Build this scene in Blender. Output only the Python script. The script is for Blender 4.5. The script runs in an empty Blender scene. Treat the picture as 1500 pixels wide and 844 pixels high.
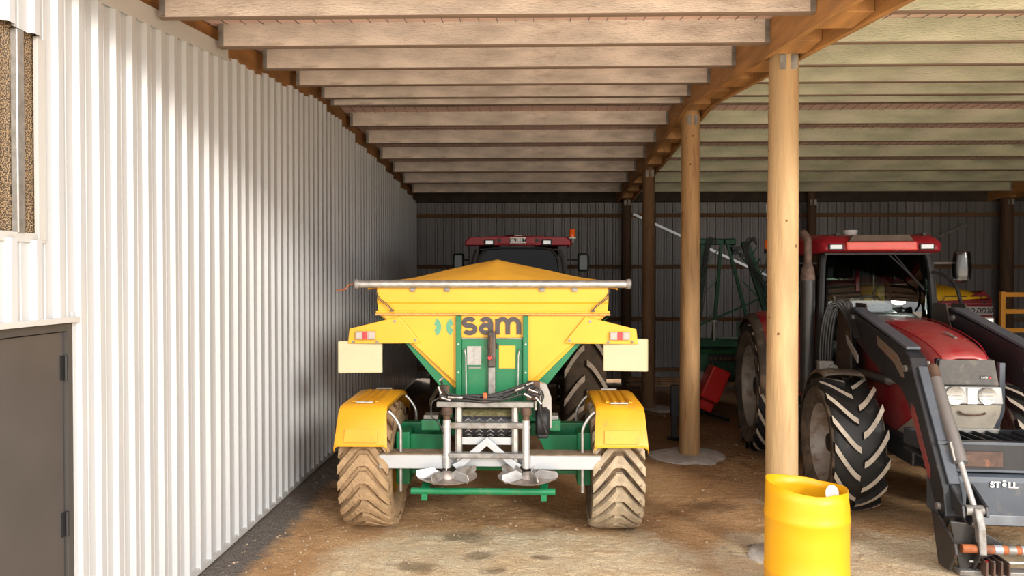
import bpy, bmesh, math, random
from mathutils import Vector, Matrix, noise
R = math.radians
C = bpy.context.scene.collection
S = bpy.context.scene

# ------------------------------------------------------------------ camera, sky, sun, exposure
cam = bpy.data.objects.new('camera', bpy.data.cameras.new('camera')); C.objects.link(cam)
cam.data.sensor_width = 36; cam.data.lens = 36 * 1100 / 1500
cam.location = (0, 0, 2.4)
cam.rotation_euler = (R(90 - 0.833), 0, R(1.458))
S.camera = cam
world = bpy.data.worlds.new('sky'); S.world = world; world.use_nodes = True
wn = world.node_tree; wn.nodes.clear()
wo = wn.nodes.new('ShaderNodeOutputWorld'); wb = wn.nodes.new('ShaderNodeBackground')
wt = wn.nodes.new('ShaderNodeTexCoord'); ws = wn.nodes.new('ShaderNodeSeparateXYZ'); wr = wn.nodes.new('ShaderNodeValToRGB')
wn.links.new(wt.outputs['Generated'], ws.inputs[0]); wn.links.new(ws.outputs['Z'], wr.inputs[0])
wr.color_ramp.elements[0].position = 0.0; wr.color_ramp.elements[0].color = (0.40, 0.40, 0.405, 1)   # overcast: zenith brighter than horizon
wr.color_ramp.elements[1].position = 1.0; wr.color_ramp.elements[1].color = (1.0, 0.985, 0.96, 1)
wn.links.new(wr.outputs[0], wb.inputs[0]); wn.links.new(wb.outputs[0], wo.inputs[0])
wb.inputs[1].default_value = 4.6
sun = bpy.data.objects.new('sun', bpy.data.lights.new('sun', 'SUN')); C.objects.link(sun)
sun.data.energy = 2.1; sun.data.angle = R(11); sun.data.color = (1.0, 0.94, 0.85)
sun.rotation_euler = Vector((-0.50, 0.85, -0.30)).to_track_quat('-Z', 'Y').to_euler()
sun.location = (6, -8, 6)
S.view_settings.view_transform = 'Standard'; S.view_settings.look = 'None'
S.view_settings.gamma = 1; S.view_settings.use_curve_mapping = False
S.view_settings.exposure = 0.22

# ------------------------------------------------------------------ helpers
def M(name, col, rough=0.5, metal=0.0, var=0.0, vs=6.0, bump=0.0, bs=40.0, dirt=None, spec=0.5, coat=0, stretch=None):
    """procedural paint / metal / timber: base colour, soft value variation, optional dirt layers (colour, scale, threshold, strength)"""
    m = bpy.data.materials.new(name); m.use_nodes = True
    nt = m.node_tree; n = nt.nodes; l = nt.links; b = n['Principled BSDF']
    b.inputs['Roughness'].default_value = rough; b.inputs['Metallic'].default_value = metal
    b.inputs['Specular IOR Level'].default_value = spec
    b.inputs['Coat Weight'].default_value = coat
    b.inputs['Base Color'].default_value = (*col, 1)
    tc = n.new('ShaderNodeTexCoord'); mp = n.new('ShaderNodeMapping'); l.new(tc.outputs['Object'], mp.inputs[0])
    if stretch: mp.inputs['Scale'].default_value = stretch
    cur = None
    if var:
        t = n.new('ShaderNodeTexNoise'); t.inputs['Scale'].default_value = vs; t.inputs['Detail'].default_value = 6
        l.new(mp.outputs[0], t.inputs['Vector'])
        r = n.new('ShaderNodeValToRGB'); e = r.color_ramp.elements
        e[0].position = 0.3; e[1].position = 0.7
        e[0].color = (*[c * (1 - var) for c in col], 1); e[1].color = (*[min(1, c * (1 + var * .6)) for c in col], 1)
        l.new(t.outputs[0], r.inputs[0]); cur = r.outputs[0]
    for d in (dirt or []):
        t = n.new('ShaderNodeTexNoise'); t.inputs['Scale'].default_value = d[1]; t.inputs['Detail'].default_value = 8
        t.inputs['Roughness'].default_value = 0.65
        l.new(mp.outputs[0], t.inputs['Vector'])
        r = n.new('ShaderNodeValToRGB'); e = r.color_ramp.elements
        e[0].position = d[2]; e[0].color = (0, 0, 0, 1); e[1].position = min(1, d[2] + 0.12); e[1].color = (d[3],) * 3 + (1,)
        l.new(t.outputs[0], r.inputs[0])
        mx = n.new('ShaderNodeMix'); mx.data_type = 'RGBA'; l.new(r.outputs[0], mx.inputs[0])
        if cur: l.new(cur, mx.inputs[6])
        else: mx.inputs[6].default_value = (*col, 1)
        mx.inputs[7].default_value = (*d[0], 1); cur = mx.outputs[2]
    if cur: l.new(cur, b.inputs['Base Color'])
    if bump:
        t = n.new('ShaderNodeTexNoise'); t.inputs['Scale'].default_value = bs; t.inputs['Detail'].default_value = 6
        l.new(mp.outputs[0], t.inputs['Vector'])
        bp = n.new('ShaderNodeBump'); bp.inputs['Strength'].default_value = bump; bp.inputs['Distance'].default_value = 0.02
        l.new(t.outputs[0], bp.inputs['Height']); l.new(bp.outputs[0], b.inputs['Normal'])
    return m

MUD = (0.36, 0.235, 0.12); DUST = (0.42, 0.34, 0.25)
white_wall = M('white_wall_steel', (0.50, 0.51, 0.52), 0.30, var=0.05, vs=1.5, stretch=(1, 1, .15), spec=.6)
back_wall = M('back_wall_steel', (0.22, 0.215, 0.215), 0.45, metal=.3, var=0.3, vs=1.2, stretch=(1, 1, .12))
flash = M('flashing', (0.50, 0.49, 0.47), 0.4)
door_grey = M('door_grey', (0.075, 0.066, 0.062), 0.38, var=.1, vs=3, dirt=[((.2, .17, .14), 22, .66, .25)])
door_dark = M('door_frame_grey', (0.06, 0.055, 0.052), 0.4)
blackm = M('black_metal', (0.015, 0.015, 0.016), 0.4)
rafterw = M('rafter_timber', (0.30, 0.135, 0.035), 0.6, var=.35, vs=3, stretch=(3, .6, 3), bump=.15)
beamw = M('beam_timber', (0.42, 0.21, 0.07), 0.6, var=.35, vs=3, stretch=(4, .5, 4), bump=.15, dirt=[((.12, .05, .02), 5, .62, .6)])
purlinL = M('purlin_pale', (0.68, 0.60, 0.53), 0.8, var=.28, vs=4, stretch=(.6, 3, 2), bump=.6, bs=50, dirt=[((.30, .22, .17), 5, .58, .5), ((.16, .12, .09), 14, .64, .6)])
purlinR = M('purlin_greenish', (0.47, 0.485, 0.35), 0.8, var=.3, vs=3, stretch=(.5, 3, 2), bump=.6, bs=50, dirt=[((.18, .16, .10), 9, .62, .5), ((.55, .5, .42), 1.6, .52, .5)])
galv = M('galvanised', (0.50, 0.49, 0.47), 0.42, metal=.75, var=.25, vs=18, dirt=[((.25, .2, .15), 10, .6, .5)])
galvd = M('galvanised_dirty', (0.30, 0.285, 0.265), 0.55, metal=.5, var=.35, vs=12, dirt=[((.16, .11, .07), 8, .55, .7)], bump=.1)
silver = M('silver_paint', (0.62, 0.62, 0.62), 0.32, metal=.6, var=.1, vs=9, dirt=[((.3, .24, .18), 14, .6, .5)])
beamgrey = M('light_grey_beam', (0.47, 0.485, 0.50), 0.4, metal=.15, var=.08, vs=3, dirt=[((.42, .36, .28), 10, .62, .5)])
roofp = M('roof_underlay', (0.62, 0.44, 0.38), 0.8, var=.15, vs=2)
wire = M('netting_wire', (0.10, 0.075, 0.065), 0.5, metal=.5)
postw = None
yel = M('hopper_yellow', (0.76, 0.405, 0.026), 0.42, var=.06, vs=3, dirt=[((.45, .22, .03), 16, .68, .5), ((.28, .14, .03), 45, .72, .5)])
yel2 = M('fender_yellow', (0.72, 0.345, 0.014), 0.42, var=.12, vs=3, dirt=[((.35, .18, .05), 12, .58, .55), ((.14, .08, .03), 34, .64, .8)])
cover = M('cover_fabric', (0.97, 0.50, 0.04), 0.72, var=.10, vs=2.5, bump=.4, bs=5, dirt=[((.70, .32, .03), 4, .58, .4)])
barrely = M('barrel_plastic', (0.76, 0.37, 0.005), 0.4, var=.04, vs=3, dirt=[((.5, .25, .03), 20, .68, .45)])
grn = M('machine_green', (0.004, 0.17, 0.062), 0.42, var=.12, vs=4, dirt=[((.12, .16, .08), 9, .6, .5)])
grnd = M('dark_green', (0.006, 0.085, 0.035), 0.45, var=.2, vs=4, dirt=[((.1, .09, .05), 9, .6, .5)])
logog = M('logo_green', (0.10, 0.33, 0.19), 0.5)
logob = M('logo_grey', (0.055, 0.048, 0.05), 0.5)
logoe = M('logo_edge', (0.45, 0.16, 0.02), 0.5)
cream = M('cream_board', (0.52, 0.47, 0.30), 0.6, var=.05, vs=5, dirt=[((.45, .42, .25), 14, .6, .5)])
creame = M('cream_board_edge', (0.40, 0.36, 0.20), 0.6)
rubber = M('rubber', (0.020, 0.019, 0.018), 0.55, var=.3, vs=6, dirt=[((.15, .11, .07), 7, .58, .5)])
rubberd = M('rubber_dusty', (0.085, 0.066, 0.05), 0.8, var=.3, vs=5, dirt=[((.2, .14, .09), 5, .5, .6)])
lugtop = M('worn_lug_top', (0.50, 0.43, 0.34), 0.8, var=.2, vs=20)
mudrub = M('muddy_rubber', (0.16, 0.105, 0.06), 0.9, var=.35, vs=9, bump=.8, bs=40, dirt=[((.035, .028, .022), 7, .52, .9)])
mudrub2 = M('caked_mud_tread', (0.38, 0.25, 0.135), 0.9, var=.3, vs=7, bump=1.0, bs=30, dirt=[((.06, .045, .03), 9, .59, .9)])
mudlug = M('pale_dry_lug', (0.44, 0.345, 0.23), 0.9, var=.3, vs=12, bump=.6, bs=60, dirt=[((.10, .075, .05), 12, .62, .7)])
brownlug = M('brown_dry_lug', (0.30, 0.24, 0.18), 0.9, var=.3, vs=12)
brownrub = M('brown_rubber', (0.055, 0.035, 0.02), 0.9, var=.4, vs=7, bump=.5)
rimgrey = M('rim_grey', (0.40, 0.37, 0.33), 0.5, metal=.3, var=.25, vs=5, dirt=[((.20, .14, .09), 6, .5, .7)])
rimyel = M('rim_yellow', (0.5, 0.25, 0.03), 0.6, var=.3, dirt=[((.2, .12, .06), 6, .5, .8)])
red = M('tractor_red', (0.33, 0.014, 0.022), 0.42, coat=.2, var=.08, vs=2, dirt=[((.36, .17, .14), 3, .40, .28), ((.5, .33, .25), 30, .72, .4)])
redd = M('tractor_red_dull', (0.30, 0.008, 0.018), 0.45, var=.12, vs=3, dirt=[((.18, .08, .06), 6, .6, .4)])
redbright = M('bright_red', (0.60, 0.010, 0.008), 0.35, coat=.3, dirt=[((.25, .05, .03), 8, .6, .4)])
salmon = M('roof_visor_red', (0.72, 0.085, 0.055), 0.3, coat=.4, var=.06, dirt=[((.5, .25, .18), 9, .64, .3)])
navy = M('loader_blue_black', (0.022, 0.023, 0.027), 0.4, var=.3, vs=4, dirt=[((.16, .12, .09), 7, .6, .45), ((.24, .08, .03), 25, .72, .5)])
navyl = M('loader_slate', (0.085, 0.098, 0.12), 0.42, var=.15, vs=4, dirt=[((.22, .19, .15), 6, .58, .4), ((.30, .09, .03), 22, .72, .7)])
blk = M('black_plastic', (0.018, 0.018, 0.019), 0.5, var=.2, dirt=[((.12, .09, .06), 8, .6, .35)])
blkd = M('dusty_black_plastic', (0.085, 0.068, 0.052), 0.65, var=.3, vs=5, dirt=[((.24, .17, .11), 5, .52, .7)])
exh = M('exhaust_black', (0.035, 0.033, 0.033), 0.35, metal=.3, var=.2)
exhr = M('exhaust_rust', (0.15, 0.10, 0.08), 0.7, metal=.4, var=.4, vs=14)
rust = M('rusty_orange', (0.34, 0.10, 0.03), 0.7, var=.4, vs=14, dirt=[((.12, .07, .05), 9, .5, .6)])
rustd = M('rusty_brown', (0.10, 0.055, 0.035), 0.7, var=.5, vs=12)
grille = M('grille_mesh', (0.085, 0.08, 0.075), 0.5, var=.2, vs=30, dirt=[((.24, .2, .15), 6, .55, .4)])
bumper = M('bumper_dusty', (0.30, 0.265, 0.21), 0.6, var=.25, vs=5, dirt=[((.1, .08, .06), 7, .6, .6)])
lampm = M('lamp_reflector', (0.42, 0.42, 0.41), 0.25, metal=.7)
lampw = M('lamp_housing_white', (0.42, 0.42, 0.41), 0.35, var=.15, dirt=[((.25, .3, .22), 8, .6, .4)])
whitep = M('white_plastic', (0.72, 0.72, 0.70), 0.4)
redlens = M('red_lens', (0.75, 0.01, 0.02), 0.25, coat=.5)
greylens = M('grey_lens', (0.42, 0.36, 0.32), 0.25, coat=.5)
amber = M('amber_lens', (0.85, 0.13, 0.01), 0.25, coat=.6)
hosem = M('hose_rubber', (0.022, 0.021, 0.021), 0.45, dirt=[((.12, .1, .07), 14, .6, .4)])
beltm = M('conveyor_rubber', (0.028, 0.027, 0.034), 0.45, dirt=[((.22, .19, .09), 12, .6, .5)])
beltd = M('belt_dust', (0.21, 0.19, 0.09), 0.9, var=.5, vs=30)
concrete = M('concrete', (0.50, 0.47, 0.43), 0.9, var=.25, vs=8, bump=.5, bs=30)
gravelm = M('stone_pale', (0.42, 0.32, 0.22), 0.9, var=.3, vs=3)
yeltube = M('orange_yellow_tube', (0.62, 0.27, 0.02), 0.45)
dyellow = M('yellow_tarp', (0.75, 0.45, 0.01), 0.6, var=.15, vs=4)
seatm = M('seat_grey', (0.06, 0.055, 0.05), 0.8)

def glassm(name, tint, ior=1.6, rough=0.02):
    m = bpy.data.materials.new(name); m.use_nodes = True; nt = m.node_tree; n = nt.nodes; l = nt.links
    for x in list(n): n.remove(x)
    o = n.new('ShaderNodeOutputMaterial'); t = n.new('ShaderNodeBsdfTransparent'); g = n.new('ShaderNodeBsdfGlossy')
    t.inputs[0].default_value = (*tint, 1); g.inputs['Roughness'].default_value = rough
    f = n.new('ShaderNodeFresnel'); f.inputs[0].default_value = ior
    mx = n.new('ShaderNodeMixShader'); l.new(f.outputs[0], mx.inputs[0]); l.new(t.outputs[0], mx.inputs[1]); l.new(g.outputs[0], mx.inputs[2])
    l.new(mx.outputs[0], o.inputs[0]); return m
glass = glassm('cab_glass', (0.76, 0.84, 0.82), 1.9)
glassd = glassm('dark_cab_glass', (0.20, 0.20, 0.20), 1.25)
clearp = glassm('clear_plastic', (0.72, 0.72, 0.72), rough=.15)

knotm = M('timber_knot', (.20, .09, .035), .7, var=.5, vs=40)
def post_material():
    m = M('round_post_timber', (0.47, 0.31, 0.15), 0.7, var=.3, vs=3, stretch=(3, 3, .35), bump=.3, bs=18,
          dirt=[((.40, .17, .06), 4, .56, .6), ((.30, .22, .13), 1.5, .5, .5), ((.07, .035, .015), 13, .66, .8)])
    return m
postw = post_material()

class MB:
    def __init__(s): s.bm = bmesh.new(); s.mi = 0
    def _tag(s, fs):
        for f in fs: f.material_index = s.mi
    def raw(s, vs, fs):
        v = [s.bm.verts.new(p) for p in vs]; out = []
        for f in fs:
            try: out.append(s.bm.faces.new([v[i] for i in f]))
            except ValueError: pass
        s._tag(out); return s
    def box(s, c, d, rot=None):
        hx, hy, hz = [k / 2 for k in d]; Mx = Matrix.Translation(c) @ (rot if rot else Matrix())
        vs = [Mx @ Vector((x * hx, y * hy, z * hz)) for x in (-1, 1) for y in (-1, 1) for z in (-1, 1)]
        return s.raw(vs, [(0, 1, 3, 2), (4, 6, 7, 5), (0, 4, 5, 1), (2, 3, 7, 6), (0, 2, 6, 4), (1, 5, 7, 3)])
    def bb(s, x0, x1, y0, y1, z0, z1): return s.box(((x0 + x1) / 2, (y0 + y1) / 2, (z0 + z1) / 2), (abs(x1 - x0), abs(y1 - y0), abs(z1 - z0)))
    def bar(s, p, q, w, h, upv=(0, 0, 1)):
        p = Vector(p); q = Vector(q); d = (q - p); L = d.length; d.normalize(); u = Vector(upv)
        if abs(d.dot(u)) > .98: u = Vector((0, 1, 0))
        x = d.cross(u).normalized(); z = x.cross(d)
        Mx = Matrix((x, d, z)).transposed().to_4x4(); return s.box((p + q) / 2, (w, L, h), Mx)
    def prism(s, pts, a, b, axis='y'):
        """extrude a 2D polygon (u,v) between a and b along axis; y: (x,z), x: (y,z), z: (x,y)"""
        def mk(u, v, t): return {'y': (u, t, v), 'x': (t, u, v), 'z': (u, v, t)}[axis]
        n = len(pts); vs = [mk(u, v, a) for u, v in pts] + [mk(u, v, b) for u, v in pts]
        fs = [tuple(range(n)), tuple(range(2 * n - 1, n - 1, -1))] + [(i, (i + 1) % n, n + (i + 1) % n, n + i) for i in range(n)]
        return s.raw(vs, fs)
    def tube(s, pts, r, seg=10, caps=True):
        pts = [Vector(p) for p in pts]; n = len(pts); rs = r if isinstance(r, (list, tuple)) else [r] * n
        rings = []; ref = None
        for i, p in enumerate(pts):
            t = (pts[min(i + 1, n - 1)] - pts[max(i - 1, 0)]).normalized()
            if ref is None:
                ref = t.orthogonal().normalized()
            else:
                ref = (ref - t * ref.dot(t)).normalized()
            b = t.cross(ref)
            rings.append([s.bm.verts.new(p + (ref * math.cos(a) + b * math.sin(a)) * rs[i]) for a in [2 * math.pi * k / seg for k in range(seg)]])
        fs = []
        for i in range(n - 1):
            for k in range(seg):
                fs.append(s.bm.faces.new((rings[i][k], rings[i][(k + 1) % seg], rings[i + 1][(k + 1) % seg], rings[i + 1][k])))
        if caps: fs.append(s.bm.faces.new(rings[0][::-1])); fs.append(s.bm.faces.new(rings[-1]))
        s._tag(fs); return s
    def lathe(s, prof, c=(0, 0, 0), axis='z', seg=32, closed=False, jit=None, caps=True):
        """prof: (radius, height) list; rings around the axis through c"""
        c = Vector(c); rings = []
        for j, (r, h) in enumerate(prof):
            ring = []
            for k in range(seg):
                a = 2 * math.pi * k / seg; rr = r; hh = h
                if jit: rr, hh = jit(j, a, r, h)
                u, v = rr * math.cos(a), rr * math.sin(a)
                p = {'z': (u, v, hh), 'x': (hh, u, v), 'y': (u, hh, v)}[axis]
                ring.append(s.bm.verts.new(c + Vector(p)))
            rings.append(ring)
        fs = []; n = len(rings)
        for i in range(n if closed else n - 1):
            A = rings[i]; B = rings[(i + 1) % n]
            for k in range(seg): fs.append(s.bm.faces.new((A[k], A[(k + 1) % seg], B[(k + 1) % seg], B[k])))
        if not closed and caps:
            if prof[0][0] > 1e-4: fs.append(s.bm.faces.new(rings[0][::-1]))
            if prof[-1][0] > 1e-4: fs.append(s.bm.faces.new(rings[-1]))
        s._tag(fs); return s
    def loft(s, rings, closed=True, caps=True):
        R_ = [[s.bm.verts.new(p) for p in r] for r in rings]; fs = []; m = len(rings[0])
        for i in range(len(R_) - 1):
            for k in range(m if closed else m - 1):
                fs.append(s.bm.faces.new((R_[i][k], R_[i][(k + 1) % m], R_[i + 1][(k + 1) % m], R_[i + 1][k])))
        if caps and closed: fs.append(s.bm.faces.new(R_[0][::-1])); fs.append(s.bm.faces.new(R_[-1]))
        s._tag(fs); return s
    def build(s, name, mat, parent=None, bev=0, loc=None, label=None, smooth=True, ang=35, solid=0, rot=None):
        bmesh.ops.remove_doubles(s.bm, verts=s.bm.verts, dist=1e-5)
        bmesh.ops.recalc_face_normals(s.bm, faces=s.bm.faces)
        me = bpy.data.meshes.new(name); s.bm.to_mesh(me); s.bm.free()
        for m in (mat if isinstance(mat, (list, tuple)) else [mat]): me.materials.append(m)
        if smooth:
            me.polygons.foreach_set('use_smooth', [True] * len(me.polygons)); me.set_sharp_from_angle(angle=R(ang))
        return link(name, me, parent, bev, loc, label, solid, rot)

def link(name, me, parent=None, bev=0, loc=None, label=None, solid=0, rot=None):
    o = bpy.data.objects.new(name, me); C.objects.link(o)
    if parent is not None: o.parent = parent
    if loc is not None: o.location = loc
    if rot is not None: o.rotation_euler = rot
    if solid:
        m = o.modifiers.new('s', 'SOLIDIFY'); m.thickness = solid; m.offset = 0
    if bev:
        m = o.modifiers.new('b', 'BEVEL'); m.width = bev; m.segments = 2; m.limit_method = 'ANGLE'; m.angle_limit = R(40)
    if label: o['label'] = label
    return o

def box(name, c, d, mat, parent, bev=0.004, rot=None, label=None):
    o = MB().box((0, 0, 0), d).build(name, mat, parent, bev, c, label, smooth=False)
    if rot: o.rotation_euler = rot
    return o

def thing(name, label, cat, loc=(0, 0, 0), rz=0, group=None):
    o = bpy.data.objects.new(name, None); C.objects.link(o); o.empty_display_size = .1
    o.location = loc; o.rotation_euler = (0, 0, rz); o['label'] = label; o['category'] = cat
    if group: o['group'] = group
    return o
def tag(o, label, cat, group=None, kind=None):
    o['label'] = label; o['category'] = cat
    if group: o['group'] = group
    if kind: o['kind'] = kind
    return o
def struct(name):
    o = bpy.data.objects.new(name, None); C.objects.link(o); o['kind'] = 'structure'; return o
def copy_tree(o, parent=None):
    c = o.copy(); C.objects.link(c); c.parent = parent
    for ch in o.children: copy_tree(ch, c)
    return c
def text(name, s, size, mat, parent, loc, rot, label=None, ext=0.002, shear=0, bold=0, sx=1, align='CENTER'):
    cu = bpy.data.curves.new(name, 'FONT'); cu.body = s; cu.size = size; cu.extrude = ext; cu.align_x = align; cu.align_y = 'CENTER'
    cu.shear = shear; cu.offset = bold
    t = bpy.data.objects.new(name, cu); C.objects.link(t)
    dg = bpy.context.evaluated_depsgraph_get(); me = bpy.data.meshes.new_from_object(t.evaluated_get(dg))
    bpy.data.objects.remove(t)
    me.materials.clear(); me.materials.append(mat)
    o = link(name, me, parent, 0, loc, label, rot=rot); o.scale = (sx, 1, 1); return o
FACE = (R(90), 0, 0)          # text standing upright, read from -Y

def zp(y):                    # underside of the purlins at depth y
    return 4.216 + (y - 5.25) * .1 if y < 9.54 else 4.645 - (y - 9.54) * .058
XW = -2.68; YB = 17.45; XR = 16.0; YF = 3.9; YW = 2.9; XB = 10.35

# ------------------------------------------------------------------ ground
def mix(a, b, t): return tuple(a[i] * (1 - t) + b[i] * t for i in range(3))
def ground_mat():
    m = bpy.data.materials.new('dirt_floor'); m.use_nodes = True; nt = m.node_tree; n = nt.nodes; l = nt.links; b = n['Principled BSDF']
    b.inputs['Roughness'].default_value = 0.92; b.inputs['Specular IOR Level'].default_value = .25
    tc = n.new('ShaderNodeTexCoord'); P_ = tc.outputs['Object']
    def nz(scale, detail=8, rough=.6, mapscale=None, dist=0):
        t = n.new('ShaderNodeTexNoise'); t.inputs['Scale'].default_value = scale; t.inputs['Detail'].default_value = detail; t.inputs['Roughness'].default_value = rough
        t.inputs['Distortion'].default_value = dist
        if mapscale:
            mp = n.new('ShaderNodeMapping'); mp.inputs['Scale'].default_value = mapscale; l.new(P_, mp.inputs[0]); l.new(mp.outputs[0], t.inputs['Vector'])
        else: l.new(P_, t.inputs['Vector'])
        return t.outputs[0]
    def ramp(src, p0, p1, c0=(0, 0, 0), c1=(1, 1, 1)):
        r = n.new('ShaderNodeValToRGB'); e = r.color_ramp.elements; e[0].position = p0; e[1].position = p1; e[0].color = (*c0, 1); e[1].color = (*c1, 1)
        l.new(src, r.inputs[0]); return r.outputs[0]
    def mx(f, a, c):
        x = n.new('ShaderNodeMix'); x.data_type = 'RGBA'; l.new(f, x.inputs[0])
        if isinstance(a, tuple): x.inputs[6].default_value = (*a, 1)
        else: l.new(a, x.inputs[6])
        if isinstance(c, tuple): x.inputs[7].default_value = (*c, 1)
        else: l.new(c, x.inputs[7])
        return x.outputs[2]
    def math_(op, a, c):
        x = n.new('ShaderNodeMath'); x.operation = op; x.use_clamp = True
        for i, q in enumerate((a, c)):
            if isinstance(q, (int, float)): x.inputs[i].default_value = q
            else: l.new(q, x.inputs[i])
        return x.outputs[0]
    at = n.new('ShaderNodeVertexColor'); at.layer_name = 'soil'
    sp = n.new('ShaderNodeSeparateColor'); l.new(at.outputs[0], sp.inputs[0])
    base = ramp(nz(1.7, 9), .32, .7, (0.54, 0.295, 0.13), (0.86, 0.55, 0.29))
    pale = ramp(nz(3.1, 9), .3, .7, (0.84, 0.62, 0.37), (0.96, 0.82, 0.58))
    pf = math_('MULTIPLY', sp.outputs[0], 1.0)
    pf2 = ramp(math_('ADD', pf, math_('MULTIPLY', math_('SUBTRACT', nz(2.3), .5), 1.2)), .42, .62)
    col = mx(pf2, base, pale)
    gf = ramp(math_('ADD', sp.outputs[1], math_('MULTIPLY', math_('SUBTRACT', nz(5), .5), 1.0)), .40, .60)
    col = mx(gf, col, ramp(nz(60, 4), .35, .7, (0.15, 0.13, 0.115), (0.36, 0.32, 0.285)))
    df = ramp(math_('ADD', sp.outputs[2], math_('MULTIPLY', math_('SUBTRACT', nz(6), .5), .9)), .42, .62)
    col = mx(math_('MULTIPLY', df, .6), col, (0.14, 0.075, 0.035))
    fine = ramp(nz(75, 5, .7), .36, .54, (0.60, 0.53, 0.47), (1, 1, 1))
    x = n.new('ShaderNodeMix'); x.data_type = 'RGBA'; x.blend_type = 'MULTIPLY'; x.inputs[0].default_value = .8
    l.new(col, x.inputs[6]); l.new(fine, x.inputs[7]); col = x.outputs[2]
    l.new(col, b.inputs['Base Color'])
    h1 = nz(9, 10, .65, (1, 1.6, 1), .6); h2 = nz(55, 6, .7)
    hh = math_('ADD', math_('MULTIPLY', h1, .7), math_('MULTIPLY', h2, .3))
    bp = n.new('ShaderNodeBump'); bp.inputs['Strength'].default_value = 1.0; bp.inputs['Distance'].default_value = .09
    l.new(hh, bp.inputs['Height']); l.new(bp.outputs[0], b.inputs['Normal'])
    return m
gmat = ground_mat()
def fade(v, a, b): return max(0.0, min(1.0, (v - a) / (b - a)))
def gheight(x, y):
    z = noise.noise(Vector((x * .8, y * .8, 0))) * .025 + (noise.noise(Vector((x * 14, y * 12, 5))) * .007 + noise.noise(Vector((x * 28, y * 26, 8))) * .004) * (1 - fade(y, 8, 10)) + noise.noise(Vector((x * 3, y * 3, 4))) * .012 + abs(noise.noise(Vector((x * 9, y * 7, 9)))) * .014 - .012
    z -= .055 * fade(y, 13.8, 17.2)
    for c, r in FLAT:
        d = math.hypot(x - c[0], y - c[1]); z = z * fade(d, r * .6, r * 1.5) + (c[2] if len(c) > 2 else -.004) * (1 - fade(d, r * .6, r * 1.5))
    z *= fade(x, XW, XW + .3) if x > XW else 0
    return z
FLAT = [((-1.5, 7.2), .35), ((.79, 7.2), .35), ((2.13, 10.12), .5), ((2.13, 13.65), .4), ((2.15, 6.48), .5), ((2.01, 5.51), .38), ((3.2, 7.95), .4), ((4.98, 7.7), .4),
        ((3.4, 10.5), .5), ((5.6, 10.3), .5), ((2.12, 11.15), .2), ((3.55, 6.25), .4)]
def soil(x, y):
    n1 = noise.noise(Vector((x * .7, y * .7, 2)))
    pale = 1 - fade(y, 6.5, 7.7)
    pale = pale * (.35 + .55 * fade(x, -2.0, -1.1)) * (1 - .45 * max(0, 1 - abs(x - 1.5) / .5)) + .10 * n1
    if y > 7 and x > 1.2: pale = max(pale, .30 * (1 - fade(y, 8, 11)))
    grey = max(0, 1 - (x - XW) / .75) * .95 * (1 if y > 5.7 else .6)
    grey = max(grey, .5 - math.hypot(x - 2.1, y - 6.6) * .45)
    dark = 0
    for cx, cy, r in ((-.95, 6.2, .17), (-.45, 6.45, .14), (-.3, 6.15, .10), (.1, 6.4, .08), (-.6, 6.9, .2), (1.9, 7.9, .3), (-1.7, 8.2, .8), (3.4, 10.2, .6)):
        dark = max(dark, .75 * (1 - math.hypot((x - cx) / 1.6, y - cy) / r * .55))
    dark = max(dark, .62 * fade(y, 7.6, 10.5))      # soil colour darkened with depth to deepen the shade inside the shed
    return (pale, grey, max(0, dark))
def make_ground():
    xs = []; x = XW - .1
    while x < XR: xs.append(x); x += .03 if x < 5.2 else .09
    ys = []; y = 3.6
    while y < 18.6: ys.append(y); y += .03 if y < 8.5 else .06
    me = bpy.data.meshes.new('floor'); nx = len(xs); ny = len(ys)
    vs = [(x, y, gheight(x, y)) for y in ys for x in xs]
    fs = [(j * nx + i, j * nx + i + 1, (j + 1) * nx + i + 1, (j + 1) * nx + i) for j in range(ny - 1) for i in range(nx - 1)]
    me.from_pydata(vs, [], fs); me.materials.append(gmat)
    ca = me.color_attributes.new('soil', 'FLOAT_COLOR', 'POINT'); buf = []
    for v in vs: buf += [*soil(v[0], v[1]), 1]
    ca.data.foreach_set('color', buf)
    me.polygons.foreach_set('use_smooth', [True] * len(me.polygons))
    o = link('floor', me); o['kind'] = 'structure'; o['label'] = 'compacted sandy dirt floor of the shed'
    # stony yard outside: in front of the shed and behind it
    g = MB()
    g.raw([(-60, -80, -.03), (60, -80, -.03), (60, 3.62, -.03), (-60, 3.62, -.03)], [(0, 1, 2, 3)])
    g.raw([(-60, 18.58, -.09), (60, 18.58, -.09), (60, 60, -.09), (-60, 60, -.09)], [(0, 1, 2, 3)])
    yard = g.build('yard_ground', M('yard_gravel', (0.78, 0.65, 0.50), .95, var=.25, vs=.6), smooth=False); yard['kind'] = 'structure'
make_ground()
def gravel():
    random.seed(3); b = MB()
    for i in range(1500):
        x = random.uniform(-2.55, 5.2); y = random.uniform(4.9, 12) if i % 3 else random.uniform(4.9, 7.5)
        s = random.uniform(.004, .014) * (1.6 if random.random() < .06 else 1)
        z = gheight(x, y) + s * .3; vs = []
        for dx, dy, dz in ((1, 0, 0), (-1, 0, 0), (0, 1, 0), (0, -1, 0), (0, 0, 1), (0, 0, -1)):
            k = s * random.uniform(.7, 1.4); vs.append((x + dx * k, y + dy * k, z + dz * k * .7))
        b.raw(vs, [(0, 2, 4), (2, 1, 4), (1, 3, 4), (3, 0, 4), (2, 0, 5), (1, 2, 5), (3, 1, 5), (0, 3, 5)])
    o = b.build('gravel', gravelm, smooth=False); tag(o, 'small pale stones and clods strewn over the dirt floor', 'gravel', kind='stuff')
gravel()

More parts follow.
